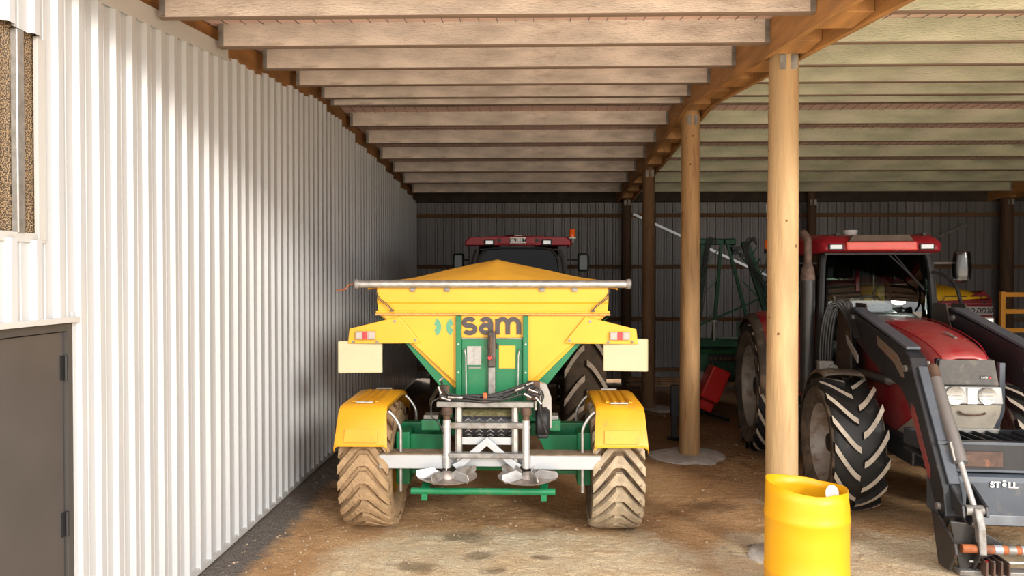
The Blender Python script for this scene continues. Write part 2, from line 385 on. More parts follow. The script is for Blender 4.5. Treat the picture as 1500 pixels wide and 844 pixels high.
# ------------------------------------------------------------------ walls of ribbed steel
def rib_profile(t0, t1, pitch, phase, h=.032):
    """list of (t, out) along the wall, ribs of trapezoid section"""
    pts = [(t0, 0)]; k = math.floor((t0 - phase) / pitch) - 1
    while phase + k * pitch < t1 + pitch:
        c = phase + k * pitch
        for dt, o in ((-.038, 0), (-.022, h), (.022, h), (.038, 0), (.085, 0), (.089, .004), (.105, .004), (.109, 0)):
            if t0 < c + dt < t1: pts.append((c + dt, o))
        k += 1
    pts.append((t1, 0)); return pts
PITCH = .1965
def sheet(mapper, t0, t1, z0, z1, mat, parent, phase, name='cladding_sheet', label=None, pitch=PITCH, h=.032):
    pr = rib_profile(t0, t1, pitch, phase, h); vs = []; fs = []
    for t, o in pr: vs.append(mapper(t, o, z0)); 
    for t, o in pr: vs.append(mapper(t, o, z1(t) if callable(z1) else z1))
    n = len(pr); fs = [(i, i + 1, n + i + 1, n + i) for i in range(n - 1)]
    return MB().raw(vs, fs).build(name, mat, parent, smooth=False, solid=.0012, label=label)
lw = struct('wall_left')
mapL = lambda t, o, z: (XW + o, t, z)
y = 4.30; ph = 4.375; random.seed(5)
def topz(t): return zp(t) - .03
first = True
while y < YB - .05:
    y1 = min(y + 4 * PITCH, YB); dz = random.uniform(-.02, .025) if y > 6.4 else 0
    yy0, dzz = y, dz
    zt = zp((y + y1) / 2) - .035 + dz
    if y > 6.4: sheet(mapL, y, y1 + .012, .05, (lambda t, a=zt, m=(y + y1) / 2: a + (t - m) * .035), white_wall, lw, ph)
    else: sheet(mapL, y, y1 + .012, .05, lambda t: topz(t), white_wall, lw, ph)
    y = y1
sheet(mapL, 4.06, 4.30, 2.165, topz, white_wall, lw, ph)
sheet(mapL, YW, 4.06, 2.165, 2.60, white_wall, lw, ph)
sheet(mapL, YW, 4.07, 3.70, topz, white_wall, lw, ph)
sheet(mapL, YW, 3.30, .05, 2.165, white_wall, lw, ph)
box('base_flashing', (XW + .012, (4.3 + YB) / 2, .045), (.03, YB - 4.3, .05), flash, lw, .003)
box('corner_flashing', (XW + .004, 4.345, 1.1), (.012, .075, 2.2), white_wall, lw, .002)
tz = lambda yy, d: zp(yy) + d
trim = MB().raw([(XW + dx, yy, tz(yy, d)) for dx in (.018, .036) for yy in (YW, 6.52) for d in (-.055, .075)],
                [(0, 1, 3, 2), (4, 6, 7, 5), (0, 4, 5, 1), (2, 3, 7, 6), (0, 2, 6, 4), (1, 5, 7, 3)]).build('trim_1', flash, smooth=False); trim['kind'] = 'structure'
# outer skin behind the cladding so no light leaks
o = MB().bb(XW - .14, XW - .10, YW, YB, 0, 4.8).build('lining', blkd, lw, smooth=False)
# window: speckled panel behind clear corrugated sheet
win = struct('window_1')
def speckle():
    m = bpy.data.materials.new('speckled_brown_glass'); m.use_nodes = True; n = m.node_tree.nodes; l = m.node_tree.links; b = n['Principled BSDF']
    tc = n.new('ShaderNodeTexCoord'); v = n.new('ShaderNodeTexNoise'); v.inputs['Scale'].default_value = 120; v.inputs['Detail'].default_value = 2
    r = n.new('ShaderNodeValToRGB'); e = r.color_ramp.elements; e[0].position = .47; e[0].color = (.03, .018, .010, 1); e[1].position = .57; e[1].color = (.40, .28, .16, 1)
    l.new(tc.outputs['Object'], v.inputs['Vector']); l.new(v.outputs[0], r.inputs[0]); l.new(r.outputs[0], b.inputs['Base Color']); b.inputs['Roughness'].default_value = .5
    return m
MB().bb(XW - .03, XW - .02, 2.95, 4.06, 2.58, 3.72).build('speckled_panel', speckle(), win, smooth=False)
for yv in (3.865, 3.67, 3.475):
    MB().bb(XW - .02, XW + .02, yv - .028, yv + .028, 2.63, 3.69).build('rib_strip', galv, win, .006)
MB().bb(XW - .01, XW + .012, 2.95, 4.07, 2.585, 2.635).build('window_sill', flash, win, .002, smooth=False)
MB().bb(XW - .01, XW + .014, 4.005, 4.075, 2.60, 3.70).build('window_frame', flash, win, .002, smooth=False)
# door
dr = struct('door_1')
MB().bb(XW - .04, XW - .005, 3.36, 4.235, .02, 2.085).build('door_leaf', door_grey, dr, .003, smooth=False)
b = MB(); b.bb(XW - .05, XW + .012, 4.245, 4.30, 0, 2.135); b.bb(XW - .05, XW + .012, 3.30, 4.245, 2.09, 2.135); b.bb(XW - .05, XW + .012, 3.30, 3.352, 0, 2.09)
b.build('door_frame', door_dark, dr, .003, smooth=False)
MB().bb(XW - .02, XW + .04, 3.28, 4.33, 2.138, 2.17).build('head_flashing', flash, dr, .002, smooth=False)
for z in (1.88, .98, .2):
    MB().tube([(XW + .012, 4.238, z - .07), (XW + .012, 4.238, z + .07)], .011, 8).bb(XW - .004, XW + .004, 4.205, 4.27, z - .07, z + .07).build('hinge', blackm, dr, smooth=True)
MB().bb(XW - .004, XW + .01, 3.40, 3.44, .95, 1.12).tube([(XW + .01, 3.42, 1.05), (XW + .06, 3.42, 1.05), (XW + .06, 3.54, 1.05)], .009, 8).build('door_handle', galv, dr)

bw = struct('wall_back')
mapB = lambda t, o, z: (t, YB - o, z)
x = XW; random.seed(8)
while x < XR:
    x1 = min(x + 4 * PITCH, XR); sheet(mapB, x, x1 + .01, .03, 4.62, back_wall, bw, XW + .08, h=.03); x = x1
for z in (.27, 1.43, 2.64, 3.82):
    MB().bb(XW, XR, YB - .095, YB - .045, z - .045, z + .045).build('girt', M('girt_timber', (.16, .085, .04), .8, var=.3, stretch=(.3, 3, 3)), bw, .004, smooth=False)
MB().bb(XW, XR, YB - .20, YB - .05, 4.12, 4.42).build('top_plate', M('dark_timber', (.05, .035, .026), .8, var=.3), bw, smooth=False)
b = MB(); b.bar((2.35, YB - .10, 3.85), (6.35, YB - .10, 2.0), .004, .055, (0, 0, 1)); b.build('strap_brace', M('brace_steel', (.62, .66, .70), .35, metal=.5), bw, smooth=False)
b = MB(); b.bar((6.5, YB - .105, 2.05), (9.9, YB - .105, 3.6), .004, .05, (0, 0, 1)); b.build('strap_brace', galvd, bw, smooth=False)
fw = struct('added_wall_front')      # unseen wall added across the end bay to darken the right rear
sheet(lambda t_, o_, z_: (t_, 3.95 + o_, z_), XB + .1, XR, .03, 4.2, back_wall, fw, XB)
rw = struct('added_wall_right')  # unseen end wall, added to block light from the right
mapR = lambda t, o, z: (XR - o, t, z)
sheet(mapR, YF, YB, .03, 4.6, back_wall, rw, YF)
MB().bb(XR + .04, XR + .08, YF, YB, 0, 4.8).build('lining', blkd, rw, smooth=False)

# ------------------------------------------------------------------ roof
ce = struct('ceiling')
YR = 9.54
b = MB(); zt = lambda yy: zp(yy) + .205
for a, c in ((YF - .3, YR), (YR, YB + .1)):
    b.raw([(XW - .15, a, (zp(a) if a < YR else 4.645) + .206), (XR + .1, a, (zp(a) if a < YR else 4.645) + .206),
           (XR + .1, c, (4.645 if c <= YR + .01 else zp(c)) + .206), (XW - .15, c, (4.645 if c <= YR + .01 else zp(c)) + .206)], [(0, 1, 2, 3)])
b.build('roof_underlay', roofp, ce, smooth=False, solid=.01)
b = MB()
for i in range(int((XR - XW) / .15)):
    x = XW + i * .15
    b.bar((x, YF - .3, zt(YF - .3) - .012), (x, YR, 4.645 + .193), .004, .004); b.bar((x, YR, 4.645 + .193), (x, YB, zt(YB) - .012), .004, .004)
yy = YF
while yy < YB:
    b.bar((XW, yy, zt(yy) - .012), (XR, yy, zt(yy) - .012), .004, .004); yy += .3
o = b.build('wire_netting', wire, ce, smooth=False); o['kind'] = 'stuff'
PY = [4.22, 5.25, 6.25, 7.28, 8.31, 9.32, 9.76, 10.8, 11.85, 12.97, 14.13, 15.25, 16.4]
MB_L = MB().bb(0, 4.56, -.024, .024, 0, .2); 
def purlin_mesh(L, mat):
    b = MB(); n = 14
    rings = []
    for i in range(n + 1):
        x = L * i / n; w = .024; dz = noise.noise(Vector((x * 1.3, L, 0))) * .004
        rings.append([(x, -w, dz), (x, w, dz), (x, w, .2), (x, -w, .2)])
    b.loft(rings); b.mi = 1; b.bb(0, L, -.0255, .0255, -.004, .007); me_o = b.build('purlin', [mat, M('purlin_edge_shadow', (.20, .14, .10), .8)], ce, 0, smooth=False); return me_o  # dark strip paints a shadow line along the purlin's bottom edge
random.seed(2)
def bracket(side):
    b = MB(); b.box((0, 0, .1), (.004, .06, .19))
    for k in range(6): b.box((-.018 * side, -.03, .025 + k * .03), (.035, .003, .018))
    b.box((-.018 * side, -.0285, .1), (.04, .001, .19)); return b
pm = {}; bm_ = {}
bl = bracket(-1).build('hanger_bracket', galvd, ce, smooth=False); br = bracket(1).build('hanger_bracket', galvd, ce, smooth=False)
bL, bR_ = bl.data, br.data; bpy.data.objects.remove(bl); bpy.data.objects.remove(br)
bays = [(XW + .075, 1.955, purlinL), (2.315, XB - .05, purlinR), (XB + .33, XR, purlinR)]
for bi, (x0, x1, mt) in enumerate(bays):
    src = None
    for yy in PY:
        if src is None: src = purlin_mesh(x1 - x0, mt); o = src
        else: o = src.copy(); C.objects.link(o)
        o.location = (x0, yy, zp(yy)); o.rotation_euler = (random.uniform(-.012, .012), 0, 0)
        for m_, xx in ((bL, .004), (bR_, x1 - x0 - .004)):
            h = link('hanger_bracket', m_, o, 0, (xx, 0, 0))
# rafter on the left wall and the double beam over the posts
def sloped(x0, x1, drop, top, mat, name, parent, seg=None, bev=.004):
    for a, c in ((YF - .2, YR), (YR, YB - .05)):
        za = zp(a) if a < YR - .01 else 4.645; zc = 4.645 if c <= YR + .01 else zp(c)
        vs = [(x, yv, zv + dz) for x in (x0, x1) for (yv, zv) in ((a, za), (c, zc)) for dz in (-drop, top)]
        MB().raw(vs, [(0, 1, 3, 2), (4, 6, 7, 5), (0, 4, 5, 1), (2, 3, 7, 6), (0, 2, 6, 4), (1, 5, 7, 3)]).build(name, mat, parent, bev, smooth=False)
rf = struct('rafter_left'); sloped(XW - .09, XW - .004, .20, .20, rafterw, 'rafter_timber', rf)
def double_beam(x0, name):
    bm2 = struct(name)
    sloped(x0, x0 + .05, .085, .2, beamw, 'beam_timber', bm2); sloped(x0 + .31, x0 + .36, .085, .2, beamw, 'beam_timber', bm2)
    yy = 4.3
    while yy < 17:
        z = zp(yy) + .03; MB().bb(x0 + .052, x0 + .308, yy - .17, yy + .17, z - .09, z + .10).build('packer_block', beamw, bm2, .004, smooth=False); yy += .9
    return bm2
double_beam(1.955, 'beam_middle'); double_beam(XB - .05, 'beam_right')

# ------------------------------------------------------------------ timber posts
def postmat(name, c): return M(name, c, 0.75, var=.3, vs=3, stretch=(3, 3, .35), bump=.3, bs=18, dirt=[((c[0] * .5, c[1] * .35, c[2] * .3), 5, .55, .6), ((.05, .025, .012), 13, .66, .8)])
postb = postmat('post_orange_brown', (.44, .26, .115)); postc = postmat('post_brown', (.19, .105, .048)); postd = postmat('post_dark_brown', (.10, .055, .03))
def timber_post(x, y, r, label, collar, seed, mat=None, grp='round timber posts of the shed'):
    t = thing('timber_post', label, 'post', (x, y, 0), 0, grp); random.seed(seed)
    H = zp(y) + .12; n = 40; prof = [(r * (1.06 - .12 * i / n), -.05 + (H + .05) * i / n) for i in range(n + 1)]
    kn = [(random.uniform(0, 6.28), random.uniform(.3, H)) for _ in range(26)]
    def jit(j, a, rr, h):
        k = 1 + .018 * noise.noise(Vector((math.cos(a) * 1.5, math.sin(a) * 1.5, h * 1.2 + seed)))
        bump = 0
        for ka, kh in kn:
            d = math.hypot(((a - ka + math.pi) % (2 * math.pi) - math.pi) * r, h - kh); bump += .006 * math.exp(-(d / .035) ** 2)
        return rr * k + bump, h
    MB().lathe(prof, seg=36, jit=jit).build('pole', mat or postw, t)
    random.seed(seed + 1)
    for _ in range(7):       # dark knots, proud of the pole
        a = random.uniform(math.pi * .95, math.pi * 2.05); h = random.uniform(.4, H - .3); s = random.uniform(.006, .013)
        rr = r * (1.06 - .12 * h / H) * 1.0
        k = MB().lathe([(0, -.003), (s, 0), (s * .7, .004), (0, .005)], seg=10).build('knot', knotm, t, loc=(rr * math.cos(a), rr * math.sin(a), h))
        k.rotation_euler = Vector((math.cos(a), math.sin(a), 0)).to_track_quat('Z', 'Y').to_euler(); k.scale = (1, random.uniform(1, 2), 1)
    if collar:
        def cj(j, a, rr, h):
            k = 1 + .30 * noise.noise(Vector((math.cos(a) * 1.9, math.sin(a) * 1.3, seed * 3.1 + j * .3))) if rr > r * 1.4 else 1
            return rr * k, h + (.006 * noise.noise(Vector((math.cos(a) * 4, math.sin(a) * 4, j)))) * (rr > r * 1.2)
        MB().lathe([(r * .9, .03), (r * 1.25, .035), (collar * .6, .03), (collar * .88, .026), (collar, .012), (collar * 1.08, -.03)], seg=40, jit=cj).build('concrete_collar', concrete, t)
    b = MB(); z = zp(y) - .14
    for dx in (-.045, .045):
        b.box((dx, -r * .98, z), (.055, .003, .12), Matrix.Rotation(-dx * 5, 4, 'Z'))
    b.build('nail_plate', galvd, t, smooth=False); return t
timber_post(2.15, 6.48, .128, 'thick pale round timber post standing just behind the yellow barrel', .27, 11)
timber_post(2.13, 10.12, .128, 'round timber post set in a grey concrete collar, between spreader and green machine', .47, 23, postb)
timber_post(2.13, 13.70, .115, 'darker round timber post behind the spreader, third along the beam', .42, 37, postc)
timber_post(2.16, 17.06, .11, 'dark timber post against the back wall, end of the middle beam', 0, 41, postd)
timber_post(10.62, 17.06, .14, 'dark timber post at the back wall behind the yellow rack', 0, 43, postd)
timber_post(6.3, 17.06, .11, 'dark wall post at the back wall behind the loader tractor cab', 0, 49, postd)

# ------------------------------------------------------------------ wheels
def tyre_profile(Rr, W, rim):
    """closed cross-section (radius, lateral) of the carcass"""
    h = W / 2; c = .925 * Rr
    return [(rim, -h * .62), (rim + .02, -h * .80), (rim + (Rr - rim) * .35, -h * 1.0), (rim + (Rr - rim) * .62, -h * 1.02), (c - .05 * Rr, -h * .95), (c - .012 * Rr, -h * .78), (c, -h * .4), (c + .004, 0),
            (c, h * .4), (c - .012 * Rr, h * .78), (c - .05 * Rr, h * .95), (rim + (Rr - rim) * .62, h * 1.02), (rim + (Rr - rim) * .35, h * 1.0), (rim + .02, h * .80), (rim, h * .62), (rim - .015, 0)]
def lug_mesh(Rr, W, lift, A, wid, side, mats, v_down=True):
    """one curved tread bar; wound round the axle x; 0 faces -Y"""
    b = MB(); n = 6; rings = []; s = 1 if v_down else -1
    for i in range(n + 1):
        t = i / n; x = side * (.015 + (W * .5 - .012) * t); ang = s * A * (t ** 1.35)
        drop = .022 * Rr * max(0, t - .55) ** 1.5 * 3; rt = Rr - drop; rb = Rr * .895 - drop * 1.2
        wa = wid / Rr / 2 * (1 + .25 * t)
        def pt(a, r, xx=x): return (xx, -r * math.cos(a), r * math.sin(a))
        rings.append([pt(ang - wa * 1.35, rb), pt(ang - wa, rt), pt(ang + wa, rt), pt(ang + wa * 1.35, rb)])
    V = [[b.bm.verts.new(p) for p in r] for r in rings]
    for i in range(n):
        for k, mi in ((0, 0), (1, 1), (2, 0)):
            f = b.bm.faces.new((V[i][k], V[i][k + 1], V[i + 1][k + 1], V[i + 1][k])); f.material_index = mi
    b.bm.faces.new(V[0]); b.bm.faces.new(V[-1][::-1])
    o = b.build('tread_lug', mats, None, ang=50); me = o.data; bpy.data.objects.remove(o); return me
def wheel(parent, pos, Rr, W, rim, n, v_down, mats, face=1, lift=.04, A=.30, wid=.05, rimoff=.06, hub=True, tyre_name='tyre', phase=0):
    """mats: carcass, lug side, lug top, rim. face: side (+1/-1 in x) where the dish is seen"""
    T = MB().lathe(tyre_profile(Rr, W, rim), axis='x', seg=56, closed=True).build(tyre_name, [mats[0], mats[1]], parent, loc=pos)
    for p in T.data.polygons:
        if math.hypot(p.center.y, p.center.z) > .88 * Rr: p.material_index = 1
    h = W / 2; f = face
    prof = [(rim + .012, f * h * .80), (rim - .004, f * h * .82), (rim - .02, f * h * .72), (rim - .03, f * (h * .55)), (rim * .86, f * (h * .45 - rimoff * .5)), (rim * .60, f * (h * .30 - rimoff)), (rim * .40, f * (h * .36 - rimoff)), (rim * .36, f * (h * .36 - rimoff + .02)), (0, f * (h * .36 - rimoff + .02))]
    MB().lathe(prof, axis='x', seg=48, caps=False).build('rim', mats[3], T)
    MB().lathe([(rim + .01, -f * h * .8), (rim - .02, -f * h * .75), (rim - .03, -f * h * .6), (rim - .04, -f * h * .55), (0, -f * h * .55)], axis='x', seg=36, caps=False).build('inner_rim', mats[3], T)
    if hub:
        x0 = f * (h * .36 - rimoff + .02)
        MB().lathe([(rim * .27, x0), (rim * .27, x0 + f * .08), (rim * .22, x0 + f * .12), (rim * .1, x0 + f * .13), (0, x0 + f * .13)], axis='x', seg=20).build('hub', blk, T)
        b = MB()
        for k in range(8):
            a = k * math.pi / 4; yv, zv = rim * .33 * math.cos(a), rim * .33 * math.sin(a)
            b.tube([(x0 - f * .01, yv, zv), (x0 + f * .03, yv, zv)], .014, 6)
        b.build('wheel_nuts', rustd, T)
    ml = [lug_mesh(Rr, W, lift, A, wid, sd, [mats[1], mats[2]], v_down) for sd in (-1, 1)]
    for k in range(n):
        for j in (0, 1):
            link('tread_lug', ml[j], T, rot=(-(2 * math.pi * (k + .5 * j) / n + phase), 0, 0))
    return T

# ------------------------------------------------------------------ fertiliser spreader
def spreader():
    t = thing('fertiliser_spreader', 'yellow and green trailed fertiliser spreader with fabric-covered hopper and two muddy wheels', 'spreader', (-.36, 7.2, 0))
    # hopper (frustum), local y: rear face -.2, front 2.3
    zb, zt_ = 1.36, 2.05; yr, yf = -.2, 2.3
    def ring(z, hx, y0, y1): return [(-hx, y0, z), (hx, y0, z), (hx, y1, z), (-hx, y1, z)]
    b = MB(); b.loft([ring(1.36, .36, yr + .02, yf - .4), ring(1.80, .80, yr, yf - .1), ring(2.05, 1.065, yr, yf)], caps=True)
    hop = b.build('hopper', yel, t, .006, smooth=False)
    b = MB(); b.loft([ring(2.05, 1.075, yr - .03, yf + .02), ring(2.075, 1.09, yr - .045, yf + .03), ring(2.085, 1.085, yr - .04, yf + .03), ring(2.09, 1.07, yr - .025, yf), ring(2.15, 1.075, yr - .03, yf + .01), ring(2.17, 1.075, yr - .045, yf + .02), ring(2.33, 1.075, yr - .045, yf + .02)])
    b.build('hopper_rim', yel, t, .006, smooth=False)
    # pressed edge strip along the rim foot
    MB().bb(-1.09, 1.09, yr - .062, yr - .03, 2.045, 2.062).build('rim_strip', M('strip_scuffed', (.62, .32, .10), .6, var=.3, vs=20), t, .003, smooth=False)
    # flat rear panel with the corner plates of the lamp arms
    b = MB(); b.prism([(-1.03, 2.045), (-.345, 1.42), (.345, 1.42), (1.03, 2.045)], yr - .035, yr - .005)
    b.build('rear_panel', yel, t, .004, smooth=False)
    # green cradle behind the yellow panel
    for s in (-1, 1):
        b = MB(); b.prism([(s * 1.085, 2.03), (s * .81, 1.76), (s * .40, 1.25), (s * .33, 1.25), (s * .33, 1.45)], yr + .03, yr + .08)
        b.build('cradle_plate', grn, t, .003, smooth=False)
        for yy in (.8, 1.9):
            MB().bar((s * 1.10, yy, 2.0), (s * .42, yy, 1.16), .07, .05).build('cradle_rib', grn, t, .004, smooth=False)
        MB().bar((s * .42, yr, 1.16), (s * .42, 3.3, 1.0), .09, .16).build('chassis_rail', grn, t, .006, smooth=False)
    # cover: fabric with one hump in the middle
    nx, ny = 46, 34; vs = []; fs = []
    for j in range(ny + 1):
        for i in range(nx + 1):
            x = -1.16 + 2.32 * i / nx; y = yr - .06 + (yf - yr + .1) * j / ny; u = abs(x) / 1.14
            ly = min(1, (y - yr + .06) / .95, (yf + .04 - y) / .95); ly = max(0, ly)
            hh = .235 * max(0, 1 - u) ** 1.15 * ly
            fold = .009 * noise.noise(Vector((x * 2.2 + y * 1.3, y * 1.1 - x, 0))) + .006 * math.sin(9 * (x * .9 + y * (1.4 if x > 0 else -1.1))) * (1 - u) * ly
            edge = -.05 * max(0, (u - .95) / .05)
            vs.append((x, y, 2.352 + hh + fold * (u < 1) + edge))
    for j in range(ny):
        for i in range(nx): a = j * (nx + 1) + i; fs.append((a, a + 1, a + nx + 2, a + nx + 1))
    MB().raw(vs, fs).build('hopper_cover', cover, t, solid=.006, ang=60)
    # roll tube
    yt = yr - .075; zr = 2.335
    tb = MB().tube([(-1.235, yt, zr), (1.235, yt, zr)], .036, 20).build('roll_tube', galv, t)
    for s in (-1, 1):
        MB().lathe([(.0, 1.232 * s), (.043, 1.232 * s), (.048, 1.25 * s), (.048, 1.268 * s), (.03, 1.28 * s), (0, 1.285 * s)], c=(0, yt, zr), axis='x', seg=18).build('tube_cap', galvd, tb)
    MB().tube([(-1.27, yt, zr), (-1.33, yt, zr - .005), (-1.36, yt - .01, zr - .05), (-1.42, yt - .02, zr - .06), (-1.44, yt - .02, zr - .055)], .007, 8).build('tube_crank', rust, tb)
    for x in (-.74, -.42, .46, .76):
        b = MB(); b.box((x, yr - .062, 2.29), (.05, .012, .05)); b.tube([(x, yr - .075, 2.285), (x, yr - .055, 2.285)], .015, 8); b.build('tube_bracket', galvd, t, .002, smooth=False)
    for s in (-1, 1):
        b = MB()
        for d in (0, .02):
            b.tube([(s * 1.08, yr - .05, 2.28 - d), (s * (1.06 - d), yr - .075, 2.20), (s * (.98 - d), yr - .08, 2.14), (s * .93, yr - .07, 2.10)], .004, 6)
        b.box((s * .93, yr - .066, 2.09), (.03, .02, .02)); b.build('elastic_cord', blkd, t, smooth=False)
    # lamp arms
    for s in (-1, 1):
        pts = [(s * .86, 2.035), (s * 1.33, 1.92), (s * 1.345, 1.78), (s * .70, 1.785), (s * .67, 1.80)]
        arm = MB().prism(pts, yr - .062, yr - .036).build('lamp_arm', yel, t, .006, smooth=False)
        for x, z in ((.905, 1.99), (.715, 1.815), (1.07, 1.80), (1.29, 1.80)):
            MB().tube([(s * x, yr - .072, z), (s * x, yr - .055, z)], .013, 8).build('bolt', galvd, arm)
        L = MB().box((s * 1.175, yr - .08, 1.86), (.185, .04, .075)).build('tail_lamp', greylens, t, .008, smooth=False)
        for a, mt in ((-.045, greylens), (.045, greylens)):
            MB().box((s * 1.175 + a * 1.35, yr - .103, 1.86), (.055, .008, .056)).build('lens', mt, L, .003, smooth=False)
        MB().box((s * 1.175 - s * .0, yr - .104, 1.86), (.045, .012, .070)).build('red_lens', redlens, L, .003, smooth=False)
        fl = MB().box((0, 0, 0), (.405, .012, .29)).build('reflector_board', cream, t, .004, loc=(s * 1.235, yr - .03 if s < 0 else yr - .035, 1.655 if s < 0 else 1.68), smooth=False)
        fl.rotation_euler = (0, 0, s * -.10)
        b = MB()
        for p, q in (((-.2, 0, -.143), (.2, 0, -.143)), ((-.2, 0, .143), (.2, 0, .143)), ((-.2, 0, -.143), (-.2, 0, .143)), ((.2, 0, -.143), (.2, 0, .143))): b.bar(p, q, .008, .016)
        b.build('edging', creame, fl, smooth=False)
    # green centre: uprights, door panel, yellow logo panel
    for s in (-1, 1):
        u = MB().bb(s * .285, s * .335, yr - .09, yr - .03, 1.22, 2.04).build('door_post', grn, t, .004, smooth=False)
        for z in (1.78, 1.52):
            MB().tube([(s * .31, yr - .1, z), (s * .31, yr - .08, z)], .009, 8).build('bolt', galv, u)
        MB().tube([(s * .253, yr - .08, 1.735), (s * .253, yr - .1, 1.72), (s * .243, yr - .1, 1.68), (s * .238, yr - .1, 1.30)], .007, 8).build('lift_rod', galv, t)
    MB().bb(-.284, .284, yr - .055, yr - .034, 1.20, 1.83).build('door_panel', grn, t, .004, smooth=False)
    MB().bb(-.284, .284, yr - .063, yr - .05, 1.825, 1.838).build('door_lip', galvd, t, .002, smooth=False)
    MB().bb(-.05, .05, yr - .07, yr - .054, 1.735, 1.785).box((-.034, yr - .073, 1.76), (.014, .01, .014)).box((.034, yr - .073, 1.76), (.014, .01, .014)).build('lever_plate', blackm, t, .003, smooth=False)
    g = MB().bb(-.235, -.10, yr - .064, yr - .054, 1.585, 1.76).build('scale_window', M('scale_grey', (.36, .35, .33), .4, metal=.3, var=.15), t, .002, smooth=False)
    b = MB()
    for k in range(9): b.box((-.168 + (k % 3 - 1) * .018, yr - .066, 1.60 + k * .018), (.03, .003, .003))
    b.box((-.168, yr - .066, 1.67), (.004, .004, .17)); b.box((-.165, yr - .062, 1.56), (.12, .01, .012)); b.build('scale_marks', galvd, g, smooth=False)
    MB().bb(.062, .215, yr - .062, yr - .054, 1.555, 1.765).build('yellow_patch', yel, t, .002, smooth=False)
    lv = MB().bb(-.038, .034, yr - .135, yr - .075, 1.57, 1.90).build('centre_lever', M('lever_worn', (.09, .075, .065), .4, metal=.5, var=.5, vs=10), t, .012, smooth=False)
    MB().bb(-.034, .030, yr - .12, yr - .075, 1.24, 1.57).build('lever_foot', galvd, t, .008, smooth=False)
    MB().tube([(-.008, yr - .14, 1.86), (-.008, yr - .16, 1.80), (-.012, yr - .16, 1.70)], .012, 10).build('crank_rod', rustd, lv)
    MB().lathe([(0, -.03), (.014, -.028), (.02, -.01), (.02, .02), (.012, .032), (0, .034)], c=(-.016, yr - .18, 1.665), axis='y', seg=14).build('red_knob', redlens, lv)
    # the writing: three heavy rounded letters and two half gears
    def stroke(paths, w, y0, y1):
        b = MB()
        for pi_, pts in enumerate(paths):
            y0 -= .0004; y1 += .0
            P = [Vector((p[0], p[1])) for p in pts]; L = []; Q = []
            for i, p in enumerate(P):
                d = (P[min(i + 1, len(P) - 1)] - P[max(i - 1, 0)]).normalized(); nrm = Vector((-d.y, d.x)) * w / 2
                L.append(p + nrm); Q.append(p - nrm)
            for i in range(len(P) - 1):
                q = [L[i], L[i + 1], Q[i + 1], Q[i]]
                b.raw([(a.x, y0, a.y) for a in q] + [(a.x, y1, a.y) for a in q], [(0, 1, 2, 3), (7, 6, 5, 4), (0, 4, 5, 1), (2, 6, 7, 3), (1, 5, 6, 2), (3, 7, 4, 0)])
        return b
    def arc(cx, cy, rx, ry, a0, a1, n=14): return [(cx + rx * math.cos(R(a0 + (a1 - a0) * i / n)), cy + ry * math.sin(R(a0 + (a1 - a0) * i / n))) for i in range(n + 1)]
    zc = 1.945; hh = .066
    s_ = arc(-.215, zc + .032, .047, .033, 25, 250, 14) [:-1] + arc(-.21, zc - .030, .050, .035, 80, -155, 14)
    a_ = [arc(-.060, zc - .026, .044, .036, 0, 360, 20), arc(-.058, zc + .018, .046, .047, 150, 0, 10) + [(-.012, zc - .078)]]
    m_ = [[(.048, zc - .078), (.048, zc + .066)], arc(.098, zc + .012, .046, .052, 178, 0, 10) + [(.144, zc - .078)], arc(.196, zc + .012, .050, .052, 178, 0, 10) + [(.246, zc - .078)]]
    allp = [s_] + a_ + m_
    wd = stroke(allp, .046, yr - .0405, yr - .037).build('logo_edge', logoe, t, smooth=False)
    stroke(allp, .040, yr - .043, yr - .040).build('logo_letters', logob, wd, smooth=False)
    for s in (-1, 1):
        cx = -.452 + s * .052; pts = []; nt = 15
        for k in range(nt + 1):     # toothed half towards the middle gap, round bite outside
            a = R(-78 + 156 * k / nt); rr = .074 * (1.05 if k % 2 else .98)
            pts.append((cx - s * (rr * .75 * math.cos(a) - .028), 1.935 + rr * 1.05 * math.sin(a)))
        for k in range(7):
            a = R(80 - 160 * k / 6); pts.append((cx + s * (.042 - .026 * math.cos(a)), 1.935 + .022 * math.sin(a)))
        MB().prism(pts, yr - .041, yr - .036).build('logo_leaf', logog, t, smooth=False)
    # galvanised spinner frame, local y about -.5
    ys = -.5
    MB().bb(-.485, .385, ys - .03, ys + .05, 1.235, 1.285).build('top_rail', galvd, t, .008, smooth=False)
    for x in (-.395, .315):
        sp = MB().tube([(x, ys, .69), (x, ys, 1.12)], .035, 18).build('spinner_shaft', silver, t)
        MB().lathe([(.042, .78), (.042, .80), (.036, .80)], c=(x, ys, 0), seg=18).lathe([(.041, 1.05), (.041, 1.07)], c=(x, ys, 0), seg=18).build('shaft_collar', silver, sp)
        MB().lathe([(.03, 1.115), (.03, 1.165), (.048, 1.17), (.05, 1.215), (.04, 1.235), (0, 1.235)], c=(x, ys, 0), seg=16).build('shaft_coupling', rustd, sp)
        MB().bb(x + (.07 if x < 0 else -.13), x + (.13 if x < 0 else -.07), ys + .05, ys + .12, .70, 1.24).build('side_channel', galvd, t, .005, smooth=False)
    for x in (-.295, .215): MB().bb(x - .012, x + .022, ys + .03, ys + .06, .70, 1.24).build('channel_flange', galv, t, .003, smooth=False)
    MB().bb(-.375, .295, ys - .02, ys + .03, 1.045, 1.095).build('middle_rail', galvd, t, .008, smooth=False)
    MB().bb(-.375, .295, ys - .05, ys, .785, .828).build('lower_rail', galvd, t, .008, smooth=False)
    MB().bb(-.29, .215, ys + .08, ys + .10, .88, .945).build('back_plate', beamgrey, t, .003, smooth=False)
